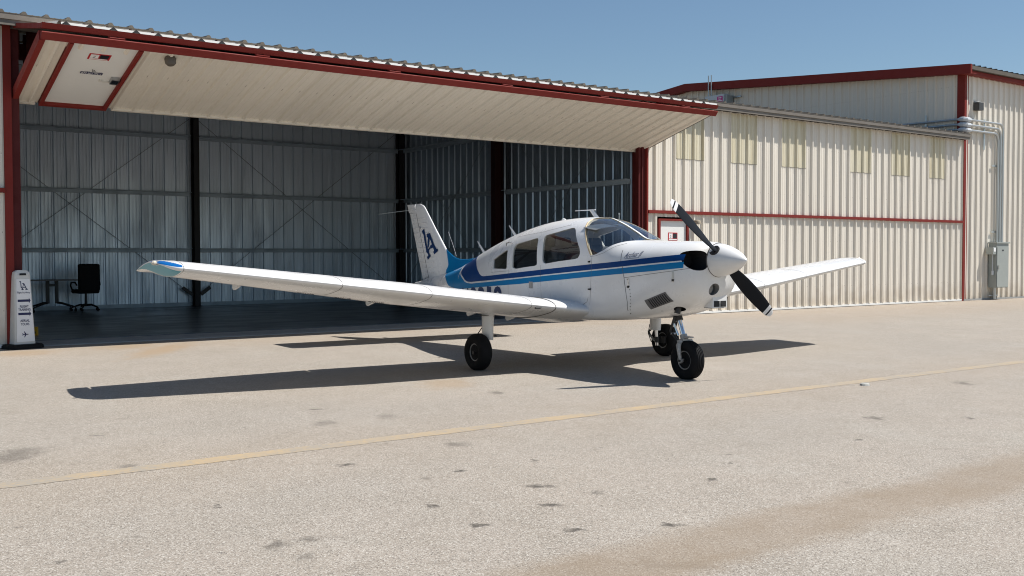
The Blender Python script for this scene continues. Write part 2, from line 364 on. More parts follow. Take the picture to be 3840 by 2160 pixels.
mb.loft([[(x, y, z) for x in xs] for y, z in ys], G, cap=False, closed=False)
tag(mb.build('apron', smooth=0), kind='structure')
# faded yellow taxi line, 4 mm sheet following the fall of the apron
def line_material():
    m = bpy.data.materials.new('faded_yellow_line_paint'); m.use_nodes = True; t = m.node_tree; p = t.nodes['Principled BSDF']; L = t.links.new
    tc = t.nodes.new('ShaderNodeTexCoord')
    n = t.nodes.new('ShaderNodeTexNoise'); n.inputs['Scale'].default_value = 30; n.inputs['Detail'].default_value = 7; n.inputs['Roughness'].default_value = .8; L(tc.outputs['Object'], n.inputs[0])
    n2 = t.nodes.new('ShaderNodeTexNoise'); n2.inputs['Scale'].default_value = 1.6; n2.inputs['Detail'].default_value = 5; L(tc.outputs['Object'], n2.inputs[0])
    a = t.nodes.new('ShaderNodeMath'); a.operation = 'MULTIPLY_ADD'; a.inputs[1].default_value = .55; L(n2.outputs[0], a.inputs[0]); L(n.outputs[0], a.inputs[2])
    cr = t.nodes.new('ShaderNodeValToRGB'); e = cr.color_ramp.elements; e[0].position = .64; e[0].color = (.38, .285, .17, 1); e[1].position = .90; e[1].color = (.27, .243, .205, 1)
    L(a.outputs[0], cr.inputs[0]); L(cr.outputs[0], p.inputs['Base Color']); p.inputs['Roughness'].default_value = .75
    return m
mb = MB(); n = 400; random.seed(3)
rows = []
for i in range(n+1):
    x = -6+i*30/n; w = .085+random.uniform(-.006, .006); c = -9.265+random.uniform(-.004, .004)
    rows.append([(x, c-w, .009*(c-w)+.002), (x, c+w, .009*(c+w)+.002)])
rows = [[(-60, -9.35, .009*-9.35+.004), (-60, -9.18, .009*-9.18+.004)]]+rows+[[(80, -9.35, .009*-9.35+.004), (80, -9.18, .009*-9.18+.004)]]
mb.loft(rows, line_material(), cap=False, closed=False)
tag(mb.build('painted_line', smooth=0), kind='structure')
# hangar floor slab and its paler front strip
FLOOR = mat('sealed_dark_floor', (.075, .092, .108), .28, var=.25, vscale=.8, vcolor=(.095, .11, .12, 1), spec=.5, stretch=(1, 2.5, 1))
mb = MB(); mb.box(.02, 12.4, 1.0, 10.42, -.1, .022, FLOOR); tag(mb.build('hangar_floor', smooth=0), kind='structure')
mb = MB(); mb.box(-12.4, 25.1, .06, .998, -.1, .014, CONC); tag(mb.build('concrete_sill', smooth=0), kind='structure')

# ------------------------------------------------------------------ hangar row
UW = 12.457; EZ = 4.70; DEP = 10.4447
row = empty('hangar_row')
tag(row, 'long low beige hangar row with red trim, its near bay open under a folded door', 'hangar')
wallz = lambda y: EZ+.02+(y if y <= DEP else 2*DEP-y)*.0833
# roof sheet: ribs run from eave to ridge
mb = MB()
def roof_fn(s):
    return lambda u, v, d: (u, v, EZ+.068+((v+.25) if s > 0 else (2*DEP+.3-v))*.0833+d*.85)
sheet(mb, -12.7, 2*UW+.02, -.25, DEP, roof_fn(1), ROOFM, phase=-.079)
sheet(mb, -12.7, 2*UW+.02, DEP, 2*DEP+.3, roof_fn(-1), ROOFM, phase=-.079)
sheet(mb, -12.7, 2*UW+.02, 0, 1, lambda u, v, d: (u, -.2505, EZ+.062+v*(d*.85+.008)), ROOFM, phase=-.079)
mb.build('roof', row, smooth=0, normals=False)
mb = MB(); mb.box(-12.7, 2*UW+.03, -.225, -.20, EZ-.10, EZ+.032, FLASH); mb.box(-12.7, 2*UW+.03, -.245, -.227, EZ-.02, EZ+.066, FLASH)
mb.box(-12.7, 2*UW+.03, -.198, .02, EZ-.03, EZ-.012, FLASH)
mb.build('eave_flashing', row, smooth=0)
mb = MB()                                   # lining of the open bay and rest of the walls
sheet(mb, 0, UW, .03, lambda u: wallz(DEP), lambda u, v, d: (u, DEP+d, v), GALV, phase=.1, dep=.7)
mb.build('back_wall', row, smooth=0, normals=False)
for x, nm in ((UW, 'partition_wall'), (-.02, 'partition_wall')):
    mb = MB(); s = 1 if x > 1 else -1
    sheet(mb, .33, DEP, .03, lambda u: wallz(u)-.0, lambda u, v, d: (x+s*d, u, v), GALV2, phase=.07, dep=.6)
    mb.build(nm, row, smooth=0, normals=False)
mb = MB()
sheet(mb, -12.6, 2*UW-.04, .03, lambda u: EZ, lambda u, v, d: (u, 2*DEP+d, v), BEIGE)
mb.build('rear_wall', row, smooth=0, normals=False)
mb = MB()
sheet(mb, 0.1, 2*DEP, .03, lambda u: wallz(u), lambda u, v, d: (-12.6-d, u, v), BEIGE)
mb.build('end_wall', row, smooth=0, normals=False)
mb = MB(); sheet(mb, .33, 2*DEP, .03, lambda u: wallz(u), lambda u, v, d: (2*UW-.06+d, u, v), BEIGE)
mb.build('end_wall', row, smooth=0, normals=False)
# base trim
mb = MB(); mb.box(.2, UW-.1, DEP-.03, DEP-.004, .022, .12, GIRT); mb.build('base_angle', row, smooth=0)
# girts
for z in (1.485, 2.945, 4.415):
    for x0, x1 in ((.05, 6.10), (6.33, 12.32)):
        mb = MB(); mb.box(x0, x1, DEP-.075, DEP-.035, z-.055, z+.05, GIRT); mb.box(x0, x1, DEP-.20, DEP-.077, z+.034, z+.05, GIRT)
        mb.build('girt', row, smooth=0)
    for y0, y1 in ((.35, 5.02), (5.42, 10.22)):
        for xx, s in ((UW, -1), (-.02, 1)):
            mb = MB(); a, b = sorted((xx+s*.035, xx+s*.075)); mb.box(a, b, y0, y1, z-.055, z+.05, GIRT)
            a, b = sorted((xx+s*.077, xx+s*.20)); mb.box(a, b, y0, y1, z+.034, z+.05, GIRT)
            mb.build('girt', row, smooth=0)
# columns (I sections)
BLKRED = mat('near_black_red_primer', (.028, .007, .007), .6, spec=.2)
def icol(x, y, w, d, z1, m, alongx=True, z0=.022):
    mb = MB(); f = .014
    if alongx:
        mb.box(x-w/2, x+w/2, y-d/2, y-d/2+f, z0, z1, m); mb.box(x-w/2, x+w/2, y+d/2-f, y+d/2, z0, z1, m); mb.box(x-.006, x+.006, y-d/2+f, y+d/2-f, z0, z1, m)
    else:
        mb.box(x-d/2, x-d/2+f, y-w/2, y+w/2, z0, z1, m); mb.box(x+d/2-f, x+d/2, y-w/2, y+w/2, z0, z1, m); mb.box(x-d/2+f, x+d/2-f, y-.006, y+.006, z0, z1, m)
    if z0 < .1: mb.box(x-w*.7, x+w*.7, y-d*.6, y+d*.6, .022, .036, m)
    return mb.build('column', row, smooth=0)
icol(6.215, DEP-.14, .145, .24, 5.5, BLKCOL)
icol(12.34, DEP-.14, .16, .24, 5.5, BLKCOL)
icol(.14, DEP-.14, .22, .24, 5.5, BLKCOL)
icol(12.28, 5.22, .20, .24, 5.1, BLKRED, alongx=False)
icol(.18, 5.22, .22, .34, 5.1, BLKRED, alongx=False)
icol(.46, .62, .17, .26, 4.68, REDC, z0=3.85)
# rafters and purlins under the roof
for y0, y1, x in ((.4, DEP-.1, .18), (.4, DEP-.1, 12.26)):
    mb = MB()
    for a in (-.09, .09):
        pass
    mb.obox((x, (y0+y1)/2, wallz((y0+y1)/2)-.28), (.09, 0, 0), (0, (y1-y0)/2, (y1-y0)/2*.0833), (0, 0, .15), REDC); mb.build('rafter', row, smooth=0)
mb = MB(); mb.box(.25, 12.2, .55, .70, 4.28, 4.5, REDC); mb.build('door_header', row, smooth=0)
for k in range(7):
    y = 1.4+k*1.4; mb = MB(); z = wallz(y)-.075
    mb.box(.1, 12.35, y-.02, y+.02, z-.05, z+.06, GIRT); mb.build('purlin', row, smooth=0)
# cross bracing rods on the back and side wall with their turnbuckles
def rod(a, b, part='brace_rod'):
    mb = MB(); mb.tube([a, b], .006, RODM, 6); mb.build(part, row)
yb = DEP-.055
for x0, x1 in ((.2, 6.1), (6.33, 12.2)):
    rod((x0, yb, .35), (x1, yb, 4.9)); rod((x0, yb+.02, 4.9), (x1, yb+.02, .35))
for y0, y1 in ((.5, 5.05), (5.4, 10.2)):
    rod((12.40, y0, .4), (12.40, y1, 4.7)); rod((12.38, y0, 4.7), (12.38, y1, .4))
for s in (-1, 1):
    mb = MB(); mb.obox((6.215+s*.24, DEP-.16, .42), (.12, 0, -s*-.09), (0, .03, 0), (s*-.02, 0, .035), DKSTEEL)
    mb.build('brace_bracket', row, smooth=0)
# front jambs
def jamb(x0, x1, y0, y1, m, z1=4.66):
    mb = MB(); mb.box(x0, x1, y0, y1, 0.0, z1, m); mb.build('door_jamb', row, smooth=0)
jamb(-.035, .070, -.035, .10, REDT); jamb(.072, .185, .03, .30, REDC)
jamb(12.345, 12.418, .02, .12, REDC); jamb(12.42, 12.515, -.005, .30, REDC); jamb(12.517, 12.565, -.055, .02, REDT)
jamb(24.935, 24.985, -.055, .02, REDT)
# header strip under the eave over each bay
mb = MB(); mb.box(-12.6, 2*UW-.02, .02, .10, 4.60, 4.665, FLASH); mb.build('door_header', row, smooth=0)

# --- closed doors of the neighbouring bays
def closed_door(x0, x1, walk=None, lights=()):
    mb = MB(); f = lambda u, v, d: (u, -d-.004, v)
    skip = [(walk[0]-.05, walk[1]+.05)] if walk else []
    if walk:
        sheet(mb, x0, walk[0]-.05, .06, 2.24, f, BEIGE, phase=.045); sheet(mb, walk[1]+.05, x1, .06, 2.24, f, BEIGE, phase=.045)
        sheet(mb, walk[0]-.05, walk[1]+.05, 2.17, 2.24, f, BEIGE, phase=.045)
    else: sheet(mb, x0, x1, .06, 2.24, f, BEIGE, phase=.045)
    sheet(mb, x0, x1, 2.31, 4.62, lambda u, v, d: (u, -d-.006, v), BEIGE, phase=.045)
    d = mb.build('hangar_door', row, smooth=0, normals=False)
    mb = MB(); mb.box(x0, x1, -.075, -.001, 2.242, 2.308, REDT)
    k = x0+.9
    mb.build('fold_rail', d, smooth=0)
    mb = MB(); mb.box(x0, x1, -.045, -.001, .012, .058, DOORW); mb.build('bottom_seal', d, smooth=0)
    for a, b in lights:
        mb = MB(); sheet(mb, a, b, 3.465, 4.60, lambda u, v, dd: (u, -dd-.013, v), FIBER, phase=.045)
        sheet(mb, a, b, 3.458, 3.464, lambda u, v, dd: (u, -dd-.016, v), SEAM, phase=.045)
        mb.build('skylight_panel', d, smooth=0, normals=False)
    return d
d3 = closed_door(12.567, 24.933, (12.93, 13.75), ((13.40, 14.28), (15.16, 16.06), (16.95, 17.86), (19.68, 20.55), (21.41, 22.27), (23.22, 24.02)))
closed_door(-12.4, -.037)
def walk_door(d, x0, x1, number, fn=None, thin=False):
    """fn(u, v, out) maps the plane of the leaf; v is height"""
    fn = fn or (lambda u, v, o: (u, -.006-o, v))
    def bx(mb, u0, u1, v0, v1, o0, o1, m):
        mb.add([fn(u, v, o) for u in (u0, u1) for v in (v0, v1) for o in (o0, o1)], [(0, 1, 3, 2), (4, 6, 7, 5), (0, 4, 5, 1), (2, 3, 7, 6), (0, 2, 6, 4), (1, 5, 7, 3)], m)
    mb = MB(); bx(mb, x0, x1, .10, 2.085, -.02, .004, DOORW); w = mb.build('walk_door', d, smooth=0)
    mb = MB()
    bx(mb, x0-.05, x0, .03, 2.13, -.03, .052, REDT); bx(mb, x1, x1+.05, .03, 2.13, -.03, .052, REDT); bx(mb, x0, x1, 2.087, 2.13 if not thin else 2.10, -.03, .052 if not thin else .012, REDT); bx(mb, x0, x1, .03, .098, -.03, .052, REDT)
    mb.build('walk_door_frame', d, smooth=0)
    sx0 = x0+.27; sx1 = sx0+.285; sz1 = 1.83; sz0 = 1.655
    mb = MB(); bx(mb, sx0, sx1, sz0, sz1, .005, .009, SIGNRED)
    bx(mb, sx0+.022, sx0+.13, sz0+.045, sz1-.018, .0092, .0105, SIGNWHT); bx(mb, sx0+.148, sx1-.022, sz0+.045, sz1-.018, .0092, .0105, SIGNBLK)
    bx(mb, sx0+.022, sx1-.022, sz0+.012, sz0+.034, .0092, .0105, SIGNWHT)
    put_text(mb, number, .055, lambda u, v: fn(sx0+.075+u, sz0+.062+v, .0115), SIGNBLK, weight=.01)
    put_text(mb, 'HANGAR', .012, lambda u, v: fn(sx0+.075+u, sz1-.035+v, .0115), SIGNBLK)
    mb.build('number_sign', d, smooth=0)
    return bx
walk_door(d3, 12.93, 13.75, '3')
# --- open bifold door of the near bay
yF, zF, yB, zB = -1.90, 4.19, .20, 3.60
LL = math.hypot(yB-yF, zB-zF)
ax = Vector((0, yB-yF, zB-zF))/LL                 # from fold to the former bottom edge
nx = Vector((0, ax.z, -ax.y))                     # outward face of the lower leaf, looking down and out
nx = nx if nx.z < 0 else -nx
def leaf(u, v, o):                                # v measured as height of the closed leaf (0 bottom .. LL top)
    p = Vector((0, yB, zB))-ax*v+nx*o
    return (u, p.y, p.z)
X0, X1 = .14, 12.66
mb = MB()
WX0, WX1 = .52, 1.40
sheet(mb, X0, WX0-.06, .0, LL-.05, lambda u, v, d: leaf(u, v, d), BEIGE, phase=.045, dep=.7)
sheet(mb, WX1+.06, X1, .0, LL-.05, lambda u, v, d: leaf(u, v, d), BEIGE, phase=.045, dep=.7)
sheet(mb, WX0-.06, WX1+.06, LL-.27, LL-.05, lambda u, v, d: leaf(u, v, d), BEIGE, phase=.045, dep=.7)
door = mb.build('hangar_door', row, smooth=0, normals=False)
door['label'] = 'bifold door folded open overhead'
def lbox(mb, u0, u1, v0, v1, o0, o1, m):
    mb.add([leaf(u, v, o) for u in (u0, u1) for v in (v0, v1) for o in (o0, o1)], [(0, 1, 3, 2), (4, 6, 7, 5), (0, 4, 5, 1), (2, 3, 7, 6), (0, 2, 6, 4), (1, 5, 7, 3)], m)
mb = MB()                                          # inner skin of the lower leaf
mb.add([leaf(X0+.02, .01, -.06), leaf(X1-.02, .01, -.06), leaf(X1-.02, LL-.06, -.06), leaf(X0+.02, LL-.06, -.06)], [(0, 1, 2, 3)], GALV)
mb.build('door_inner_skin', door, smooth=0, normals=False)
mb = MB()
mb.prism([(-1.930, 4.214), (-1.925, 4.226), (-1.84, 4.226), (-1.80, 4.14), (-1.868, 4.126)], lambda a, b: (X0-.03, a, b), lambda a, b: (X1+.03, a, b), REDT)
lbox(mb, X0-.045, X0+.03, -.02, LL-.078, -.09, .045, REDT)
mb.build('door_frame', door, smooth=0)
mb = MB(); lbox(mb, X1-.02, X1+.004, .0, LL-.078, -.09, .004, SEAM); lbox(mb, WX1+.1, X1-.03, -.012, .03, -.06, .038, BEIGE); lbox(mb, X0+.034, WX0-.1, -.012, .03, -.06, .038, BEIGE)
mb.build('bottom_trim', door, smooth=0)
walk_z = .02
def wfn(u, v, o): return leaf(u, v-.03, o)
bxf = walk_door(door, WX0, WX1-.03, '2', wfn, True)
# logo and phone label of the school on the walk door
def LA(mb, fn, h, m):        # interlocked letters, unit height
    def P(pts): mb.poly([(a*h, b*h) for a, b in pts], fn, m)
    P([(-.36, 1), (-.16, 1), (-.16, .93), (-.13, .33), (-.05, .24), (.0, .24), (.0, .16), (-.10, .16), (-.22, .26), (-.25, .90), (-.33, .88)])
    P([(-.02, .77), (.18, .77), (.47, .12), (.56, .12), (.56, .0), (.30, .0), (.30, .10), (.355, .12), (.13, .66), (.09, .62), (.07, .66), (-.02, .68)])
    P([(.07, .68), (.15, .68), (.0, .12), (.09, .07), (.12, .0), (-.18, .0), (-.13, .07), (-.07, .12)])
    P([(-.02, .24), (.33, .26), (.30, .34), (.0, .31)])
mb = MB()
lf = lambda u, v: wfn(.95+u, 1.19+v, .006)
mb.add([lf(-.15, -.02), lf(.15, -.02), lf(.15, .05), lf(-.15, .05)], [(0, 1, 2, 3)], SIGNBLU)
put_text(mb, '877.301.7FLY', .045, lambda u, v: wfn(.95+u, 1.182+v, .0085), SIGNWHT, width=.27, weight=.012)
put_text(mb, 'Flight', .016, lambda u, v: wfn(.885+u, 1.255+v, .0085), SIGNBLU, width=.07)
put_text(mb, 'Academy', .016, lambda u, v: wfn(1.04+u, 1.255+v, .0085), SIGNBLU, width=.09)
LA(mb, lambda u, v: wfn(.955+u, 1.262+v, .0085), .075, SIGNBLK)
mb.build('phone_label', door, smooth=0)
mb = MB()                                          # keypad lock near the latch side
lbox(mb, 1.235, 1.345, .98, 1.13, .004, .06, STEEL); lbox(mb, 1.25, 1.33, 1.02, 1.11, .061, .064, SIGNBLK); lbox(mb, 1.10, 1.29, .94, .975, .004, .02, PLASTW); lbox(mb, 1.10, 1.12, .975, 1.03, .004, .02, PLASTW)
mb.build('door_lock', door, smooth=0)
mb = MB(); c = Vector(leaf(1.83, 1.93, .0)); pr = [(0.001, .12), (.05, .118), (.075, .09), (.082, .03), (.07, .0), (.0, .0)]
mb.lathe(pr, c, nx, mat('weathered_lamp_hood', (.10, .085, .07), .6), 14); mb.build('wall_lamp', door)
# upper leaf of the same door
zU = 4.345
def ul(u, v, d):
    t = v/1.9; return (u, -v, 4.655-(4.655-zU)*t+d)
mb = MB(); sheet(mb, X0, X1, 0, 1.88, ul, BEIGE, phase=.045); mb.build('upper_leaf', door, smooth=0, normals=False)
mb = MB(); mb.prism([(-1.945, 4.336), (-1.87, 4.336), (-1.86, 4.268), (-1.905, 4.268)], lambda a, b: (X0-.03, a, b), lambda a, b: (X1+.03, a, b), REDT)
mb.obox((X0-.0, -.94, (4.64+4.31)/2), (.03, 0, 0), (0, .91, .165), (0, -.006, .034), REDT)
mb.obox((X1, -.94, (4.64+4.31)/2), (.03, 0, 0), (0, .91, .165), (0, -.006, .034), REDT)
mb.build('upper_leaf_frame', door, smooth=0)
mb = MB()
k = .045+PITCH_R
mb.box(X0+.2, X1-.02, -1.943, -1.936, 4.338, 4.368, DOORW)
mb.build('sheet_edge', door, smooth=0)
u = k+PITCH_R*.2
while u < X1-.1:  # solid dark wedges stand in for the shade inside the open rib ends
    mb = MB(); zb_ = 4.339; zt_ = 4.378
    mb.add([(u-.055, -1.946, zb_), (u+.055, -1.946, zb_), (u+.006, -1.946, zt_+.003), (u-.006, -1.946, zt_+.003), (u-.055, -1.90, zb_), (u+.055, -1.90, zb_), (u+.006, -1.90, zt_+.003), (u-.006, -1.90, zt_+.003)],
           [(0, 1, 2, 3), (4, 5, 6, 7), (0, 4, 5, 1), (3, 2, 6, 7), (1, 5, 6, 2), (0, 3, 7, 4)], DARK); mb.build('dark_rib_gap', door, smooth=0); u += PITCH_R
for x in (1.05, 3.1, 5.3, 7.5, 9.7, 11.8):
    mb = MB(); mb.box(x-.11, x-.02, -1.90, -1.86, 4.225, 4.267, REDT); mb.box(x+.02, x+.11, -1.90, -1.86, 4.225, 4.267, REDT); mb.tube([(x-.1, -1.905, 4.246), (x+.1, -1.905, 4.246)], .012, REDT, 8)
    mb.build('hinge', door, smooth=0)
# bulkhead lamp beside the closed bay's walk door
mb = MB(); mb.lathe([(.0, .0), (.07, .0), (.075, .05), (.06, .085), (.0, .10)], (13.99, -.14, 2.02), (0, 0, 1), mat('tan_lamp_body', (.34, .29, .22), .5), 14)
mb.box(13.965, 14.015, -.10, -.03, 2.03, 2.11, MATS['tan_lamp_body']); mb.build('wall_lamp', d3)

# ------------------------------------------------------------------ tall hangar behind on the right
TX = 25.0; TD = 21.6; TZ = 6.60
tall = empty('tall_hangar', (0, 0, 0)); tag(tall, 'taller beige hangar with red gable trim standing beyond the low row', 'hangar')
tz = lambda y: TZ+(y if y < TD/2 else TD-y)*.086
mb = MB(); sheet(mb, TX+.02, TX+40, .02, TZ, lambda u, v, d: (u, -d+.002, v), BEIGE, phase=.18); mb.build('front_wall', tall, smooth=0, normals=False)
mb = MB(); sheet(mb, .02, TD, .02, tz, lambda u, v, d: (TX-d, u, v), BEIGE, phase=.0); mb.build('gable_wall', tall, smooth=0, normals=False)
mb = MB(); sheet(mb, .02, TD, .02, tz, lambda u, v, d: (TX+40+d, u, v), BEIGE, phase=.0); mb.build('gable_wall', tall, smooth=0, normals=False)
mb = MB(); sheet(mb, TX+.02, TX+40, .02, TZ, lambda u, v, d: (u, TD+d, v), BEIGE, phase=.18); mb.build('rear_wall', tall, smooth=0, normals=False)
mb = MB()
sheet(mb, TX-.28, TX+40.2, -.33, TD/2, lambda u, v, d: (u, v, TZ+.10+(v)*.086+d*1.3), ROOFM, phase=.05)
sheet(mb, TX-.28, TX+40.2, TD/2, TD+.33, lambda u, v, d: (u, v, TZ+.10+(TD-v)*.086+d*1.3), ROOFM, phase=.05)
mb.build('roof', tall, smooth=0, normals=False)
for s in (0, 1):
    mb = MB(); y0, y1 = ((-.36, TD/2), (TD/2, TD+.36))[s]; zz = lambda y: TZ+.02+(y if s == 0 else TD-y)*.086
    for x0, x1 in ((TX-.30, TX-.22),):
        mb.add([(x, y, zz(y)+dz) for x in (x0, x1) for y in (y0, y1) for dz in (-.14, .13)], [(0, 1, 3, 2), (4, 6, 7, 5), (0, 4, 5, 1), (2, 3, 7, 6), (0, 2, 6, 4), (1, 5, 7, 3)], REDT)
        mb.add([(x, y, zz(y)+dz) for x in (x1+.002, TX-.002) for y in (y0, y1) for dz in (-.13, -.11)], [(0, 1, 3, 2), (4, 6, 7, 5), (0, 4, 5, 1), (2, 3, 7, 6), (0, 2, 6, 4), (1, 5, 7, 3)], REDT)
    mb.build('rake_trim', tall, smooth=0)
mb = MB(); mb.box(TX-.218, TX+40, -.34, -.24, TZ-.02, TZ+.085, ROOFM); mb.build('gutter', tall, smooth=0)
mb = MB(); mb.box(TX-.218, TX+40, -.238, -.003, TZ-.13, TZ-.03, REDT); mb.build('eave_trim', tall, smooth=0)
mb = MB(); mb.box(TX-.035, TX+.16, -.040, -.034, .02, TZ-.13, REDT); mb.box(TX-.041, TX-.036, -.034, .19, .02, TZ-.02, REDT); mb.build('corner_trim', tall, smooth=0)
mb = MB(); mb.box(TX+.03, TX+40, -.05, -.036, .005, .05, CONC); mb.build('base_sill', tall, smooth=0)
mb = MB(); mb.box(TX+.42, TX+.66, -.22, -.035, 5.50, 5.72, mat('dark_lamp_body', (.05, .05, .05), .5)); mb.add([(TX+.42, -.22, 5.72), (TX+.66, -.22, 5.72), (TX+.66, -.035, 5.78), (TX+.42, -.035, 5.78)], [(0, 1, 2, 3)], PALEBOX)
mb.build('wall_lamp', tall, smooth=0)

# ------------------------------------------------------------------ conduits and electrical gear
G_C = 'conduits running round the corner of the tall hangar'
for i, (z, xd) in enumerate(((5.20, 26.95), (5.05, 26.82), (4.90, 26.69))):
    c = empty('conduit', (TX, 0, 0)); nm = ('topmost', 'middle', 'lowest')[i]
    tag(c, f'{nm} of three galvanized conduits bending round the red corner post', 'conduit', G_C)
    def loc(p): return (p[0]-TX, p[1], p[2])
    yy = -.10; mb = MB(); r = .034
    pts = [(25.15, yy, z)]+[(xd-.22, yy, z)]
    for a in range(0, 91, 15): pts.append((xd-.22+.22*math.sin(R(a)), yy, z-.22+.22*math.cos(R(a))))
    pts += [(xd, yy, 1.70)]
    mb.tube([loc(p) for p in pts], r, CONDUIT, 10); mb.build('pipe', c)
    mb = MB(); mb.tube([loc((TX-.09, .10, z+.02)), loc((TX-.09, 7.0, z+.13))], r, CONDUIT, 10); mb.build('pipe', c)
    mb = MB()
    b = .068
    mb.tube([loc((TX-.09, .12, z+.02)), loc((TX-.09, .05, z+.02)), loc((TX-.09, -.06, z+.01)), loc((TX-.06, yy, z)), loc((25.12, yy, z)), loc((25.20, yy, z))], [.035, b, b, b, b, .035], PALEBOX, 8)
    mb.build('corner_fitting', c)
mb = MB(); mb.box(TX-.062, TX-.045, 1.13, 1.19, 4.45, 5.45, CONDUIT); tag(mb.build('strut_channel', smooth=0, loc=(TX-.05, 1.16, 4.45)), 'vertical strut channel behind the conduits on the shaded gable', 'bracket', 'conduit brackets')
mb = MB(); mb.box(25.95, 26.02, -.065, -.035, 4.40, 5.28, CONDUIT); tag(mb.build('strut_channel', smooth=0, loc=(25.98, -.05, 4.4)), 'vertical strut channel behind the conduits on the sunlit front wall', 'bracket', 'conduit brackets')
mb = MB(); mb.box(26.45, 27.06, -.065, -.036, 3.93, 3.98, CONDUIT); tag(mb.build('strut_channel', smooth=0, loc=(26.7, -.05, 3.95)), 'short horizontal strut clamping the vertical conduits high on the wall', 'bracket', 'conduit brackets')
mb = MB(); mb.box(26.45, 27.06, -.065, -.036, 1.98, 2.03, CONDUIT); tag(mb.build('strut_channel', smooth=0, loc=(26.7, -.05, 2.0)), 'short horizontal strut clamping the conduits just above the grey cabinet', 'bracket', 'conduit brackets')
cab = empty('electrical_cabinet', (26.55, -.15, 0)); tag(cab, 'tall grey electrical cabinet on the beige wall at the far right', 'cabinet')
def rel(o): return lambda *a: None
mb = MB(); q = (26.55, -.15, 0)
def bl(mb, x0, x1, y0, y1, z0, z1, m): mb.box(x0-q[0], x1-q[0], y0-q[1], y1-q[1], z0, z1, m)
bl(mb, 26.31, 26.98, -.30, -.06, .36, 1.66, GREYBOX); bl(mb, 26.28, 27.02, -.33, -.05, 1.662, 1.70, GREYBOX); mb.build('body', cab, smooth=0)
mb = MB(); bl(mb, 26.33, 26.96, -.315, -.302, .38, 1.55, GREYBOX); mb.build('door', cab, smooth=0)
mb = MB(); bl(mb, 26.36, 26.40, -.34, -.317, .90, 1.02, STEEL); mb.build('handle', cab, smooth=0)
mb = MB(); bl(mb, 26.60, 26.68, -.320, -.316, 1.44, 1.48, SIGNBLK); mb.build('badge', cab, smooth=0)
mb = MB(); mb.tube([(26.50-q[0], -.14-q[1], .02), (26.50-q[0], -.14-q[1], .36)], .05, CONDUIT); mb.tube([(26.25-q[0], -.10-q[1], .12), (26.75-q[0], -.10-q[1], .12)], .02, CONDUIT); mb.build('stub_pipe', cab)
q = (26.2, -.2, 0)
jb = empty('junction_box', q); tag(jb, 'small grey control box with a hanging cable on the cabinet side', 'junction box')
mb = MB(); bl(mb, 26.14, 26.305, -.29, -.08, 1.34, 1.56, GREYBOX); mb.build('body', jb, smooth=0)
mb = MB(); bl(mb, 26.17, 26.28, -.296, -.292, 1.42, 1.53, SIGNWHT); mb.build('cover_label', jb, smooth=0)
mb = MB(); mb.tube([(26.24-q[0], -.22-q[1], 1.34), (26.24-q[0], -.22-q[1], .86)], .012, PALEBOX, 8); mb.tube([(26.24-q[0], -.22-q[1], .86), (26.24-q[0], -.22-q[1], .74)], .032, PALEBOX, 8); mb.build('cable', jb)
q = (TX-.2, 9.0, 6.7)
gb = empty('service_box', q); tag(gb, 'pale grey box with a magenta label high on the shaded gable', 'electrical box')
mb = MB(); bl2 = lambda x0, x1, y0, y1, z0, z1, m: mb.box(x0-q[0], x1-q[0], y0-q[1], y1-q[1], z0-q[2], z1-q[2], m)
bl2(TX-.47, TX-.14, 8.72, 9.62, 6.42, 7.03, PALEBOX); mb.build('body', gb, smooth=0)
mb = MB(); bl2(TX-.476, TX-.472, 8.76, 9.02, 6.76, 6.96, SIGNMAG)
for k, wd in enumerate((.08, .05, .12)): bl2(TX-.480, TX-.477, 8.89-wd, 8.89+wd, 6.80+.05*(2-k), 6.822+.05*(2-k), SIGNWHT)
mb.build('warning_label', gb, smooth=0)
mb = MB(); bl2(TX-.42, TX-.10, 8.60, 8.715, 6.47, 6.98, GREYBOX); bl2(TX-.12, TX-.05, 8.25, 8.6, 6.9, 6.94, STEEL); bl2(TX-.12, TX-.05, 8.25, 8.6, 6.5, 6.54, STEEL); mb.build('mounting_bracket', gb, smooth=0)
mb = MB()
for y in (9.42, 9.56): mb.tube([(TX-.34-q[0], y-q[1], 7.03-q[2]), (TX-.34-q[0], y-q[1], 7.80-q[2])], .022, CONDUIT, 8)
mb.build('riser_pipe', gb)

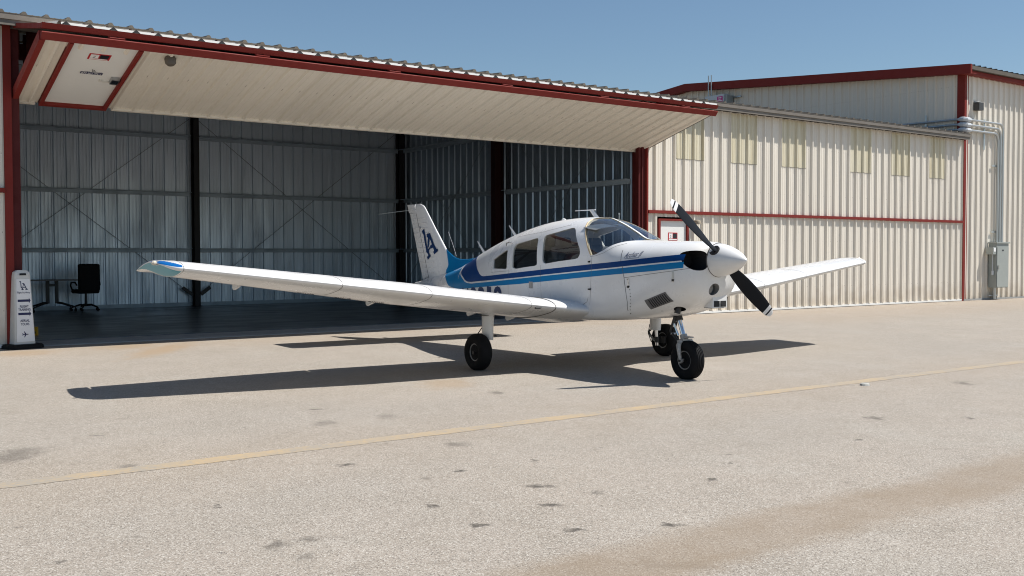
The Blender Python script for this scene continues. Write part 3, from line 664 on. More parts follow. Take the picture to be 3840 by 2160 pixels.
# ------------------------------------------------------------------ things at the hangar mouth
# pavement sign: local frame, front faces +Yl direction
A = math.atan2(-.585, -.81)     # unused orientation aid
def sign_cone():
    root = empty('pavement_sign', (.15, -.06, .0)); fdir = Vector((.05, -1.0, 0)).normalized()
    fdir = Vector((CAM.x-.2+7.0, CAM.y+.1, 0)).normalized(); rdir = Vector((-fdir.y, fdir.x, 0))
    def W(u, w, z): p = rdir*u+fdir*w; return (p.x, p.y, z)
    tag(root, 'white plastic pavement sign on a black rubber base at the open hangar\'s left jamb', 'sign')
    mb = MB(); rings = []
    for z, a, b in ((.065, .15, .12), (.10, .147, .118), (1.05, .112, .055), (1.10, .105, .045), (1.13, .06, .03)):
        rings.append([W(u, w, z) for u, w in ((-a, -b*.8), (-a*.8, -b), (a*.8, -b), (a, -b*.8), (a, b*.8), (a*.8, b), (-a*.8, b), (-a, b*.8))])
    mb.loft(rings, PLASTW); mb.build('body', root, smooth=40)
    def face(u, v, o=0.):      # v height on the leaning front face
        w = .12-(v-.065)*(.12-.055)/.985
        return W(u, w+.003+o, v)
    def fx(v): return (1.08-.26*(v-.1))/1.08
    mb = MB(); mb.add([face(-.128, .10, .002), face(.128, .10, .002), face(.095, 1.0, .002), face(-.095, 1.0, .002)], [(0, 1, 2, 3)], SIGNWHT)
    m2 = SIGNBLU
    T = lambda v0: (lambda u, v: face(u, v0+v, .004))
    LA(mb, lambda u, v: face(u-.01, .845+v, .004), .125, m2)
    put_text(mb, 'Flight Academy', .028, T(.795), m2, width=.18)
    for v0 in (.69, .50):
        mb.poly([(-.09, -.017), (.07, -.017), (.07, -.040), (.095, 0), (.07, .040), (.07, .017), (-.09, .017)], lambda u, v: face(u, v0+v, .004), m2)
    put_text(mb, 'FLIGHT', .034, T(.59), m2, width=.125, weight=.02); put_text(mb, 'TRAINING', .034, T(.545), m2, width=.175, weight=.02)
    put_text(mb, 'AERIAL', .034, T(.385), m2, width=.135, weight=.02); put_text(mb, 'TOURS', .034, T(.335), m2, width=.12, weight=.02)
    pl = [(.045, 0), (.035, .006), (.012, .006), (-.012, .042), (-.022, .042), (-.010, .006), (-.030, .005), (-.040, .018), (-.046, .018), (-.042, 0)]
    pl = pl+[(a, -b) for a, b in pl[::-1][1:-1]]
    mb.poly(pl, lambda u, v: face(u, .205+v, .004), m2)
    mb.build('sign_panel', root, smooth=0)
    mb = MB(); mb.add([face(-.05, 1.055, .003), face(.05, 1.055, .003), face(.045, 1.085, .003), (face(-.045, 1.085, .003))], [(0, 1, 2, 3)], DARK); mb.build('handle_slot', root, smooth=0)
    mb = MB(); rings = []
    for z, a, b in ((0.0, .26, .21), (.045, .255, .205), (.062, .235, .19), (.066, .16, .13)):
        rings.append([W(u, w, z) for u, w in ((-a, -b*.6), (-a*.7, -b), (a*.7, -b), (a, -b*.6), (a, b*.6), (a*.7, b), (-a*.7, b), (-a, b*.6))])
    mb.loft(rings, BLKPL); mb.build('base', root, smooth=30)
sign_cone()
mb = MB(); o = (.74, 2.10, .022)
mb.obox((0, 0, .07), (.034, -.018, 0), (.02, .05, 0), (0, .010, .07), YELP); mb.obox((-.018, -.058, .05), (.010, -.005, 0), (0, .004, 0), (0, 0, .018), SIGNBLK)
c = mb.build('wheel_chock', smooth=20); c.location = o
tag(c, 'small yellow block with a dark mark on the floor behind the pavement sign', 'wheel chock')
# office chair, seen from behind, black
def office_chair():
    root = empty('office_chair', (3.29, 9.55, .022), (0, 0, R(8)))
    tag(root, 'black high-back office chair on castors against the hangar back wall', 'chair')
    def rbox(c, h, m, name, rad=.04):
        mb = MB(); mb.box(c[0]-h[0], c[0]+h[0], c[1]-h[1], c[1]+h[1], c[2]-h[2], c[2]+h[2], m)
        o = mb.build(name, root, smooth=60); bv = o.modifiers.new('b', 'BEVEL'); bv.width = rad; bv.segments = 3; return o
    rbox((0, -.20, .80), (.255, .05, .33), BLKPL, 'backrest', .045)
    rbox((0, .03, .47), (.255, .25, .05), BLKPL, 'seat', .045)
    mb = MB(); mb.tube([(0, 0, .12), (0, 0, .43)], [.035, .025], DKSTEEL); mb.build('gas_column', root)
    for s in (-1, 1):
        mb = MB(); mb.tube([(s*.27, -.17, .62), (s*.29, -.1, .69), (s*.29, .14, .69), (s*.29, .18, .6), (s*.26, .1, .46)], .018, BLKPL, 8); mb.build('armrest', root)
    for k in range(5):
        a = R(72*k+18); c, s = math.cos(a), math.sin(a)
        mb = MB(); mb.tube([(0, 0, .14), (c*.15, s*.15, .15), (c*.32, s*.32, .085)], [.03, .022, .016], BLKPL, 8); mb.build('base_arm', root)
        mb = MB(); mb.lathe([(.0, -.02), (.03, -.02), (.032, 0), (.03, .02), (0, .02)], (c*.32, s*.32, .035), (-s, c, 0), BLKPL, 12); mb.build('castor', root)
office_chair()
def folding_table():
    root = empty('folding_table', (2.55, 9.6, .022)); tag(root, 'dark flip-top table on castors beside the office chair', 'table')
    mb = MB(); mb.box(-.60, .52, -.28, .28, .735, .765, mat('dark_laminate', (.10, .09, .095), .4)); mb.build('table_top', root, smooth=0)
    for x in (-.10, .10):
        mb = MB(); mb.box(x-.035, x+.035, -.03, .03, .20, .73, DKSTEEL); mb.build('leg', root, smooth=0)
    mb = MB(); mb.box(-.064, .064, -.015, .015, .60, .66, DKSTEEL); mb.build('crossbar', root, smooth=0)
    for sx in (-1, 1):
        for sy in (-1, 1):
            mb = MB(); mb.tube([(sx*.1, 0, .22), (sx*.22, sy*.1, .20), (sx*.46, sy*.26, .11)], [.028, .024, .018], DKSTEEL, 8); mb.build('foot', root)
            mb = MB(); mb.lathe([(.0, -.02), (.04, -.02), (.042, 0), (.04, .02), (0, .02)], (sx*.46, sy*.26, .043), (1, 0, 0), BLKPL, 12); mb.tube([(sx*.46, sy*.26, .05), (sx*.46, sy*.26, .11)], .012, BLKPL, 6); mb.build('castor', root)
folding_table()
mb = MB(); mb.lathe([(.0, 0), (.058, 0), (.05, .018), (.035, .028), (0, .030)], (0, 0, 0), (0, 0, 1), mat('chalky_marker', (.36, .36, .335), .7, var=.5, vscale=40), 10)
c = mb.build('pavement_marker', smooth=30); c.location = (6.80, -9.49, -.0845); c.scale = (1.1, .9, .9)
tag(c, 'small pale lump of a pavement marker lying just past the yellow line', 'pavement marker')
# ------------------------------------------------------------------ light aircraft
# local frame: x forward from the main wheels, y to port, z up from the wheel contact; helper q(F, S, z) takes S to starboard
# F : half width, z bottom, z top, z widest, exponent top, exponent bottom
SEC=[
(-4.30,.020,.84,.905,.875,2.0,2.0),
(-4.00,.055,.80,.955,.875,2.0,2.0),
(-3.40,.150,.735,1.055,.885,2.1,2.2),
(-2.90,.235,.685,1.150,.90,2.2,2.5),
(-2.43,.320,.640,1.285,.92,2.2,2.8),
(-2.00,.400,.605,1.435,.94,2.25,3.2),
(-1.38,.490,.575,1.618,.97,2.4,3.6),
(-0.80,.545,.560,1.750,1.00,2.5,5.0),
(-0.30,.565,.555,1.828,1.02,2.55,6.0),
( 0.10,.570,.558,1.856,1.03,2.6,8.0),
( 0.36,.568,.582,1.862,1.03,2.6,8.0),
( 0.62,.562,.598,1.852,1.03,2.6,8.0),
( 0.90,.553,.610,1.772,1.04,2.75,8.0),
( 1.12,.545,.625,1.680,1.05,2.85,8.0),
( 1.34,.535,.642,1.585,1.06,2.85,7.0),
( 1.53,.525,.660,1.565,1.08,2.8,5.5),
( 1.80,.505,.698,1.560,1.12,2.8,3.5),
( 2.05,.475,.750,1.558,1.16,2.7,2.8),
( 2.22,.440,.805,1.555,1.19,2.6,2.6),
( 2.34,.395,.880,1.548,1.21,2.5,2.5),
( 2.42,.330,.970,1.530,1.23,2.4,2.4),
( 2.455,.250,1.06,1.505,1.25,2.3,2.3),
( 2.465,.170,1.12,1.475,1.28,2.2,2.2),
]
def _pchip(xs,ys,x):
    n=len(xs)
    if x<=xs[0]: return ys[0]
    if x>=xs[-1]: return ys[-1]
    for i in range(n-1):
        if x<=xs[i+1]: break
    h=[xs[j+1]-xs[j] for j in range(n-1)]; d=[(ys[j+1]-ys[j])/h[j] for j in range(n-1)]
    def m(j):
        if j==0: return d[0]
        if j==n-1: return d[-1]
        if d[j-1]*d[j]<=0: return 0.
        w1=2*h[j]+h[j-1]; w2=h[j]+2*h[j-1]
        return (w1+w2)/(w1/d[j-1]+w2/d[j])
    t=(x-xs[i])/h[i]; a,b=m(i),m(i+1)
    return ys[i]*(2*t**3-3*t*t+1)+h[i]*a*(t**3-2*t*t+t)+ys[i+1]*(-2*t**3+3*t*t)+h[i]*b*(t**3-t*t)
_X=[s[0] for s in SEC]; _C=[[s[k] for s in SEC] for k in range(7)]
_cache={}
def sec(F):
    k=round(F,5)
    if k not in _cache: _cache[k]=tuple(_pchip(_X,_C[j],F) for j in range(1,7))
    return _cache[k]
def half(F,z):
    w,zb,zt,zm,nt,nb=sec(F)
    if z>=zm: t=(z-zm)/(zt-zm); n=nt
    else: t=(zm-z)/(zm-zb); n=nb
    if t>=1: return 0.
    return w*(1-t**n)**(1/n)

YAW = R(-91.5)
plane = empty('light_aircraft', (5.644, -6.022, -.0542))
xa = Vector((math.cos(YAW), math.sin(YAW), .009*math.sin(YAW))).normalized(); ya = Vector((-math.sin(YAW), math.cos(YAW), 0)).normalized()
ya = (ya-xa*ya.dot(xa)).normalized(); za = xa.cross(ya)
Mx = Matrix.Identity(4)
for i in range(3): Mx[i][0] = xa[i]; Mx[i][1] = ya[i]; Mx[i][2] = za[i]; Mx[i][3] = plane.location[i]
plane.matrix_world = Mx
tag(plane, 'white low-wing light aircraft with blue stripes and a black propeller parked on the apron', 'airplane')
def q(F, S, z): return (F, -S, z)
# --- fuselage body
NR = 72
def ring(F, off=0.):
    w, zb, zt, zm, nt, nb = sec(F); out = []
    w -= off; zb += off; zt -= off
    for k in range(NR):
        a = 2*math.pi*k/NR; c, s = math.cos(a), math.sin(a); n = nt if s > 0 else nb
        S = w*math.copysign(abs(c)**(2/n), c); z = zm+(zt-zm if s > 0 else zm-zb)*math.copysign(abs(s)**(2/n), s)
        out.append(q(F, S, z))
    return out
Fs = []
x = -4.30
while x < 2.10: Fs.append(x); x += .05
while x < 2.44: Fs.append(x); x += .02
Fs += [2.445, 2.452, 2.458, 2.465]
mb = MB(); mb.loft([ring(F) for F in Fs], WHITE)
body = mb.build('fuselage', plane, smooth=40)
def cutter(mb):
    o = mb.build('cut', None, smooth=0); o.matrix_world = plane.matrix_world; return o
WIN = [
 [(-1.24, 1.193), (-1.287, 1.311), (-1.20, 1.352), (-1.01, 1.435), (-.955, 1.448), (-.925, 1.434), (-.885, 1.32), (-.859, 1.223), (-.868, 1.20), (-.887, 1.195)],
 [(-.686, 1.208), (-.72, 1.225), (-.735, 1.30), (-.785, 1.474), (-.77, 1.512), (-.729, 1.529), (-.50, 1.565), (-.30, 1.600), (-.262, 1.602), (-.225, 1.575), (-.19, 1.47), (-.138, 1.285), (-.145, 1.262), (-.18, 1.249), (-.45, 1.222), (-.622, 1.201)],
 [(-.01, 1.295), (-.03, 1.331), (-.066, 1.469), (-.116, 1.586), (-.117, 1.612), (-.093, 1.637), (.126, 1.676), (.36, 1.722), (.406, 1.725), (.445, 1.712), (.475, 1.69), (.585, 1.57), (.679, 1.47), (.699, 1.427), (.70, 1.39), (.675, 1.355), (.62, 1.342), (.299, 1.31), (.044, 1.278)],
]
WS = [(.905, 1.392), (.845, 1.455), (.745, 1.58), (.655, 1.69), (.60, 1.745), (.565, 1.79), (.54, 1.83), (.545, 1.845), (.60, 1.90), (1.5, 1.95), (1.5, 1.569), (1.36, 1.566), (1.304, 1.558), (1.252, 1.540), (1.188, 1.510), (1.092, 1.448), (.994, 1.404), (.945, 1.392)]
def shrink(p, d):
    cx = sum(a for a, b in p)/len(p); cz = sum(b for a, b in p)/len(p)
    return [(a+(cx-a)*d/math.hypot(a-cx, b-cz), b+(cz-b)*d/math.hypot(a-cx, b-cz)) for a, b in p]
cuts = []
CB = MB()                                         # cabin cavity
CB.loft([ring(F, .028) for F in [-1.75+.06*i for i in range(55)] if F < 1.50], INTER); cuts.append(cutter(CB))
for w in WIN:
    c = MB(); c.prism(w, lambda a, b: q(a, -.8, b), lambda a, b: q(a, .8, b), INTER); cuts.append(cutter(c))
for s in (-1, 1):
    c = MB(); c.prism(WS, lambda a, b: q(a, s*.016, b), lambda a, b: q(a, s*.8, b), SEALANT); cuts.append(cutter(c))
# cooling air inlets, landing light recess, exhaust opening, chin slot
def ell(S0, z0, a, b, F0, F1, m, n=28, p=2.4):
    c = MB(); pts = []
    for k in range(n):
        t = 2*math.pi*k/n; pts.append((S0+a*math.copysign(abs(math.cos(t))**(2/p), math.cos(t)), z0+b*math.copysign(abs(math.sin(t))**(2/p), math.sin(t))))
    c.prism(pts, lambda u, v: q(F0, u, v), lambda u, v: q(F1, u, v), m); return c
for s in (-1, 1): cuts.append(cutter(ell(s*.275, 1.345, .122, .108, 2.20, 2.7, DARK)))
cuts.append(cutter(ell(.045, 1.03, .075, .065, 2.36, 2.7, ALU, p=2)))
c = MB(); c.lathe([(0, -.12), (.066, -.12), (.066, .12), (0, .12)], q(2.13, .25, .80), Vector((.35, -.55, -.72)), DARK, 20); cuts.append(cutter(c))
for o in cuts:
    bm = body.modifiers.new('b', 'BOOLEAN'); bm.operation = 'DIFFERENCE'; bm.solver = 'EXACT'; bm.object = o
    try: bm.material_mode = 'TRANSFER'
    except Exception: pass
bpy.context.view_layer.update()
dg = bpy.context.evaluated_depsgraph_get(); me = bpy.data.meshes.new_from_object(body.evaluated_get(dg))
body.modifiers.clear(); body.data = me
me.polygons.foreach_set('use_smooth', [True]*len(me.polygons)); me.set_sharp_from_angle(angle=R(38))
for o in cuts:
    bpy.data.objects.remove(o)
# --- surface patches
def sp(F, z, s=1, o=.0015):
    h = half(F, z); e = .01
    nz = -(half(F, z+e)-half(F, z-e))/(2*e); nF = -(half(F+e, z)-half(F-e, z))/(2*e); l = math.sqrt(1+nz*nz+nF*nF)
    return q(F+nF/l*o, s*(h+o/l), z+nz/l*o)
def lin(P, x):
    if x <= P[0][0]: return P[0][1]
    for i in range(len(P)-1):
        if x <= P[i+1][0]:
            t = (x-P[i][0])/(P[i+1][0]-P[i][0]); return P[i][1]*(1-t)+P[i+1][1]*t
    return P[-1][1]
def band_patch(name, lower, upper, F0, F1, m, steps=90, rows=8, o=.0015):
    mb = MB()
    for s in (1, -1):
        R_ = []
        for i in range(steps+1):
            F = F0+(F1-F0)*i/steps; a, b = lower(F), upper(F); w, zb, zt, zm, n1, n2 = sec(F)
            b = min(b, zt-.002); a = min(a, b-.0005)
            R_.append([sp(F, a+(b-a)*j/rows, s, o) for j in range(rows+1)])
        mb.loft(R_, m, cap=False, closed=False)
    return mb.build(name, plane, smooth=50, normals=False)
nT = [(-2.10, 1.40), (-2.0, 1.33), (-1.875, 1.257), (-1.771, 1.177), (-1.66, 1.11), (-1.60, 1.088), (-1.53, 1.081), (-1.259, 1.10), (-.514, 1.161), (1.298, 1.316), (1.696, 1.354), (2.284, 1.41), (2.42, 1.41)]
nB = [(-2.44, 1.36), (-2.435, 1.22), (-2.426, 1.127), (-2.36, 1.085), (-2.275, 1.055), (-2.17, 1.01), (-2.08, .99), (-1.931, .990), (-1.378, 1.029), (-.51, 1.094), (1.316, 1.253), (1.719, 1.291), (2.39, 1.352)]
lT = [(-3.16, 1.2), (-2.475, 1.40), (-2.465, 1.22), (-2.455, 1.115), (-2.39, 1.07), (-2.30, 1.035), (-2.18, .985), (-2.09, .970), (-1.93, .967), (-1.131, 1.025), (-.509, 1.078), (1.32, 1.237), (1.723, 1.273), (2.39, 1.337)]
lB = [(-3.16, 1.09), (-3.11, 1.055), (-2.98, 1.0), (-2.90, .94), (-2.835, .905), (-2.70, .885), (-2.5, .875), (-2.328, .876), (-1.641, .926), (-.508, 1.008), (1.329, 1.172), (1.919, 1.221), (2.40, 1.273)]
band_patch('navy_stripe', lambda F: lin(nB, F), lambda F: lin(nT, F) if F > -2.09 else 9, -2.44, 2.325, NAVY, 160)
def ltop(F):
    if F < -2.475: return 9
    return lin(lT, F)
band_patch('bright_blue_stripe', lambda F: lin(lB, F), ltop, -3.15, 2.33, LBLUE, 180)
# seams, latches, handles
def seam(mb, pts, w=.004, m=SEAM, s=1, o=.002):
    for (a, b), (c, d) in zip(pts, pts[1:]):
        n = max(1, int(math.hypot(c-a, d-b)/.04)); L = math.hypot(c-a, d-b); nx_, nz_ = -(d-b)/L*w/2, (c-a)/L*w/2
        R_ = [[sp(a+(c-a)*i/n+nx_, b+(d-b)*i/n+nz_, s, o), sp(a+(c-a)*i/n-nx_, b+(d-b)*i/n-nz_, s, o)] for i in range(n+1)]
        mb.loft(R_, m, cap=False, closed=False)
mb = MB()
for s in (1, -1):
    seam(mb, [(1.379, 1.451), (1.424, 1.329), (1.467, 1.266), (1.508, 1.146), (1.564, .863), (1.551, .775), (1.566, .727)], .006, s=s)
    seam(mb, [(1.508, 1.139), (2.214, 1.23), (2.40, 1.262)], .004, s=s)
    seam(mb, [(.80, 1.70), (.93, 1.40), (.95, 1.20), (.93, .80)], .003, s=s)
    seam(mb, [(-.80, 1.19), (-.80, .70)], .003, s=s); seam(mb, [(-.05, 1.26), (-.02, .80), (.02, .78)], .003, s=s)
    seam(mb, [(.02, .78), (.80, .80), (.88, .84), (.90, .90)], .004, s=s)
    seam(mb, [(-1.30, 1.14), (-.82, 1.17)], .003, s=s); seam(mb, [(-1.90, 1.20), (-1.92, .75)], .002, s=s)
    for F in (-2.62, -3.25, -3.85): seam(mb, [(F, sec(F)[2]-.01), (F, sec(F)[1]+.02)], .0025, s=s)
    seam(mb, [(-3.9, .86), (-2.6, .80), (-1.4, .74), (-.9, .72)], .0025, s=s)
    seam(mb, [(-.80, 1.72), (-.83, 1.60)], .0025, s=s); seam(mb, [(-.85, 1.62), (-.2, 1.68), (.3, 1.76)], .0025, s=s)
    seam(mb, [(1.34, 1.53), (1.25, 1.50), (1.12, 1.42), (1.0, 1.385), (.90, 1.375)], .003, s=s)
mb.build('panel_seams', plane, smooth=0, normals=False)
mb = MB()
for i in range(11):                                # fasteners round the cowl edge and wing root
    t = i/10
    for s in (1, -1):
        for F, z in ((1.54+.045*math.sin(3*t), 1.12-.38*t),):
            c = Vector(sp(F+.03, z, s, .003)); mb.obox(c, (.004, 0, 0), (0, .003, 0), (0, 0, .004), SEAM)
mb.build('fasteners', plane, smooth=0)
for F, z in ((1.58, 1.10), (2.217, 1.19)):
    for s in (1, -1):
        mb = MB(); R_ = [[sp(F-.012, z+.035-.09*i/4, s, .004), sp(F+.012, z+.035-.09*i/4, s, .004)] for i in range(5)]
        mb.loft(R_, STEEL, cap=False, closed=False); c = Vector(sp(F, z-.06, s, .006)); mb.obox(c, (.010, 0, 0), (0, .008, 0), (0, 0, .012), DKSTEEL); mb.build('cowl_latch', plane, smooth=0)
for s in (1,):
    mb = MB(); c = Vector(sp(.90, 1.313, s, .008)); mb.obox(c, (.012, 0, 0), (0, .01, 0), (0, 0, .010), DKSTEEL); mb.build('door_latch', plane, smooth=0)
    mb = MB(); c = Vector(sp(.93, .99, s, .012)); mb.obox(c, (.013, 0, 0), (0, .014, 0), (0, 0, .009), DKSTEEL); mb.build('door_handle', plane, smooth=0)
    mb = MB(); mb.tube([sp(-1.02, 1.50, s, .004), sp(-.98, 1.52, s, .035), sp(-.90, 1.53, s, .035), sp(-.86, 1.53, s, .004)], .008, CHROME, 8); mb.build('grab_handle', plane)
    mb = MB(); mb.loft([[sp(-.30+.09*i/3, .96+.085*j/3, s, .002) for j in range(4)] for i in range(4)], ALU, cap=False, closed=False); mb.build('access_cover', plane, smooth=0)
# louvred outlet on the lower cowl
A0, B0, C0, D0 = (1.815, .895), (2.109, 1.001), (2.165, .900), (1.848, .795)
lv = mat('louvre_grey', (.115, .115, .118), .5)
def lq(u, v): return tuple((A0[i]*(1-u)+B0[i]*u)*(1-v)+(D0[i]*(1-u)+C0[i]*u)*v for i in (0, 1))
for s in (1, -1):
    mb = MB(); mb.loft([[sp(*lq(i/12, j/6), s, .004) for j in range(7)] for i in range(13)], lv, cap=False, closed=False)
    for k in range(1, 10):
        u = .08+k*.09; mb.loft([[sp(*lq(u+.012*math.sin(j)-.012, .12+.76*j/5), s, .005), sp(*lq(u+.02, .12+.76*j/5), s, .015)] for j in range(6)], lv, cap=False, closed=False)
        mb.loft([[sp(*lq(u+.02, .12+.76*j/5), s, .015), sp(*lq(u+.032, .12+.76*j/5), s, .005)] for j in range(6)], DARK, cap=False, closed=False)
    mb.build('cooling_louvre', plane, smooth=0, normals=False)
# lettering
def stext(mb, body_, size, F, z, slope, m, **kw):
    put_text(mb, body_, size, lambda u, v: sp(F+u*1.0-v*slope*0, z+v+u*slope, 1, .003), m, align='l', fine=.03, **kw)
mb = MB(); stext(mb, 'Archer II', .064, 1.455, 1.362, .075, DBLUE, width=.27, shear=.35, weight=.0)
seam(mb, [(1.47, 1.352), (1.70, 1.369)], .004, DBLUE, 1, .003)
mb.build('name_lettering', plane, smooth=0, normals=False)
mb = MB()
for tx, F in (('8', -1.975), ('2', -1.69), ('1', -1.405), ('9', -1.20)):
    w_ = {'1': .13}.get(tx, .235)
    put_text(mb, tx, .305, lambda u, v: sp(F+u, .607+v+(F+1.97)*.047, 1, .003), DBLUE, align='l', width=w_, weight=.035, fine=.04)
put_text(mb, 'N', .305, lambda u, v: sp(-2.27+u, .585+v, 1, .003), DBLUE, align='l', width=.235, weight=.035, fine=.04)
mb.build('registration_number', plane, smooth=0, normals=False)
# --- glazing: thin shells cut to the openings
def glaze(name, poly, m, s, off, y0=.0):
    a = MB(); a.loft([ring(F, off) for F in [-1.5+.05*i for i in range(62)]], m); oa = cutter(a)
    b = MB(); b.loft([ring(F, off+.004) for F in [-1.6+.05*i for i in range(66)]], m); ob = cutter(b)
    c = MB(); c.prism(poly, lambda u, v: q(u, s*y0, v), lambda u, v: q(u, s*.8, v), m); oc = cutter(c)
    for o_, op in ((ob, 'DIFFERENCE'), (oc, 'INTERSECT')):
        md = oa.modifiers.new('b', 'BOOLEAN'); md.operation = op; md.solver = 'EXACT'; md.object = o_
    bpy.context.view_layer.update(); dg = bpy.context.evaluated_depsgraph_get()
    me = bpy.data.meshes.new_from_object(oa.evaluated_get(dg)); me.name = name
    for o_ in (oa, ob, oc): bpy.data.objects.remove(o_)
    # keep only the outer skin so that the pane refracts and reflects once
    bm = bmesh.new(); bm.from_mesh(me)
    kill = []
    for f in bm.faces:
        c_ = f.calc_center_median(); F, z, S = c_.x, c_.z, abs(c_.y)
        if abs(f.normal.y)*S+ (f.normal.z*(z-1.0)) < 0 or False: kill.append(f)
    bm.free()
    me.polygons.foreach_set('use_smooth', [True]*len(me.polygons)); me.set_sharp_from_angle(angle=R(30))
    o = bpy.data.objects.new(name, me); col.objects.link(o); o.parent = plane; return o
for w in WIN:
    for s in (1, -1):
        glaze('cabin_window', shrink(w, .001), GLASS, s, .010)
for s in (1, -1): glaze('windshield', shrink(WS, .001), WGLASS, s, .007, .017)
# window seal line on the visible windshield frame
mb = MB()
for s in (1, -1):
    seam(mb, [(.905, 1.39), (.845, 1.455), (.745, 1.58), (.655, 1.69), (.60, 1.745), (.565, 1.79)], .012, SEALANT, s, .003)
mb.build('windshield_seal', plane, smooth=0, normals=False)
mb = MB(); p0 = q(.80, .0, 1.795); mb.tube([p0, q(.80, 0, 1.90)], .006, STEEL, 8); mb.tube([q(.80, 0, 1.885), q(.80, 0, 1.905)], .012, STEEL, 8); mb.build('temperature_probe', plane)
# --- cabin fittings
mb = MB(); mb.box(-1.60, 1.30, -.43, .43, .72, .735, SEATM); mb.build('cabin_floor', plane, smooth=0)
mb = MB(); mb.prism([(.92, 1.36), (1.0, 1.40), (1.32, 1.41), (1.32, 1.02), (.97, 1.02)], lambda a, b: q(a, -.42, b), lambda a, b: q(a, .42, b), PANELM)
mb.prism([(.98, 1.395), (1.04, 1.47), (1.14, 1.48), (1.2, 1.42)], lambda a, b: q(a, -.40, b), lambda a, b: q(a, -.06, b), PANELM)
mb.prism([(.98, 1.395), (1.02, 1.43), (1.12, 1.44), (1.2, 1.42)], lambda a, b: q(a, .12, b), lambda a, b: q(a, .36, b), PANELM)
mb.build('instrument_panel', plane, smooth=0)
def seat(F, S):
    o = empty('seat', q(F, S, .70)); o.parent = plane
    for nm, c, h, rx in (('cushion', (.10, 0, .22), (.24, .20, .06), 0), ('backrest', (-.18, 0, .50), (.055, .20, .30), -.18), ('headrest', (-.27, 0, .84), (.04, .12, .07), -.18)):
        mb = MB(); mb.box(-h[0], h[0], -h[1], h[1], -h[2], h[2], SEATM); k = mb.build(nm, o, smooth=60); k.location = c; k.rotation_euler = (0, rx, 0)
        b = k.modifiers.new('b', 'BEVEL'); b.width = .035; b.segments = 3
for F in (.28, -.62):
    for S in (.25, -.25): seat(F, S)
for S in (.25, -.25):
    mb = MB(); mb.tube([q(1.0, S, 1.16), q(.80, S, 1.17)], .014, PANELM, 8); mb.tube([q(.79, S-.12, 1.26), q(.78, S-.13, 1.20), q(.78, S-.08, 1.15), q(.78, S+.08, 1.15), q(.78, S+.13, 1.20), q(.79, S+.12, 1.26)], .013, PANELM, 8); mb.build('control_yoke', plane)
mb = MB(); mb.lathe([(0, -.05), (.045, -.045), (.055, 0), (.045, .045), (0, .05)], q(1.14, -.10, 1.565), (1, 0, 0), PANELM, 16); mb.tube([q(1.14, -.1, 1.56), q(1.10, -.05, 1.67)], .008, PANELM, 6); mb.build('compass', plane)
mb = MB()
for s in (1, -1):
    mb.loft([[q(.60+.24*i/3, s*(.06+.34*j/4), 1.775-.035*i/3-.05*(j/4)**2) for j in range(5)] for i in range(4)], mat('sun_visor', (.10, .11, .12), .5), cap=False, closed=False)
mb.build('sun_visor', plane, smooth=60, normals=False)
# --- wings
AFX = [0, .005, .0125, .025, .05, .10, .20, .30, .40, .50, .60, .70, .80, .90, 1.0]
AFU = [0, .0125, .0200, .0275, .0385, .0545, .0745, .0860, .0905, .0870, .0770, .0620, .0425, .0215, .0006]
AFL = [0, -.0110, -.0160, -.0220, -.0300, -.0400, -.0540, -.0620, -.0640, -.0600, -.0490, -.0340, -.0180, -.0060, -.0006]
def airfoil(n=26):
    xs = [.5*(1-math.cos(math.pi*i/n)) for i in range(n+1)]; sq = [math.sqrt(v) for v in AFX]
    return [(x, _pchip(sq, AFU, math.sqrt(x))) for x in xs], [(x, _pchip(sq, AFL, math.sqrt(x))) for x in xs]
AF_U, AF_L = airfoil()
def wle(S): return .795+.13*max(0, (1.0-S)/.5)**2 if S < 1.0 else (.795 if S < 2.75 else .795-(S-2.75)/2.4*.295)
def wte(S): return -.805 if S < 2.75 else -.805+(S-2.75)/2.4*.27
def wz(S): return .672+.1145*S
def wing_point(S, xc, zc, s):
    le, te = wle(S), wte(S); c = le-te; inc = R(5.2-.35*S)
    if S < 1.0: zc *= 1.6/c
    F = le-xc*c*math.cos(inc)-zc*c*math.sin(inc)*0; z = wz(S)-xc*c*math.sin(inc)+zc*c
    return q(F, s*S, z)
def surf_ring(S, s, x0, x1, tp=1.):
    """closed section between chord fractions"""
    def cut(P):
        out = []
        for i in range(len(P)-1):
            (xa_, za_), (xb, zb) = P[i], P[i+1]
            if xb < x0-1e-9 or xa_ > x1+1e-9: continue
            if xa_ < x0: t = (x0-xa_)/(xb-xa_); xa_, za_ = x0, za_+(zb-za_)*t
            if xb > x1: t = (x1-xa_)/(xb-xa_); xb, zb = x1, za_+(zb-za_)*t
            if not out: out.append((xa_, za_))
            out.append((xb, zb))
        return out
    u, l = cut(AF_U), cut(AF_L)
    pts = u[::-1]+(l[1:] if x0 < 1e-6 else l)
    return [wing_point(S, a, b*tp, s) for a, b in pts]
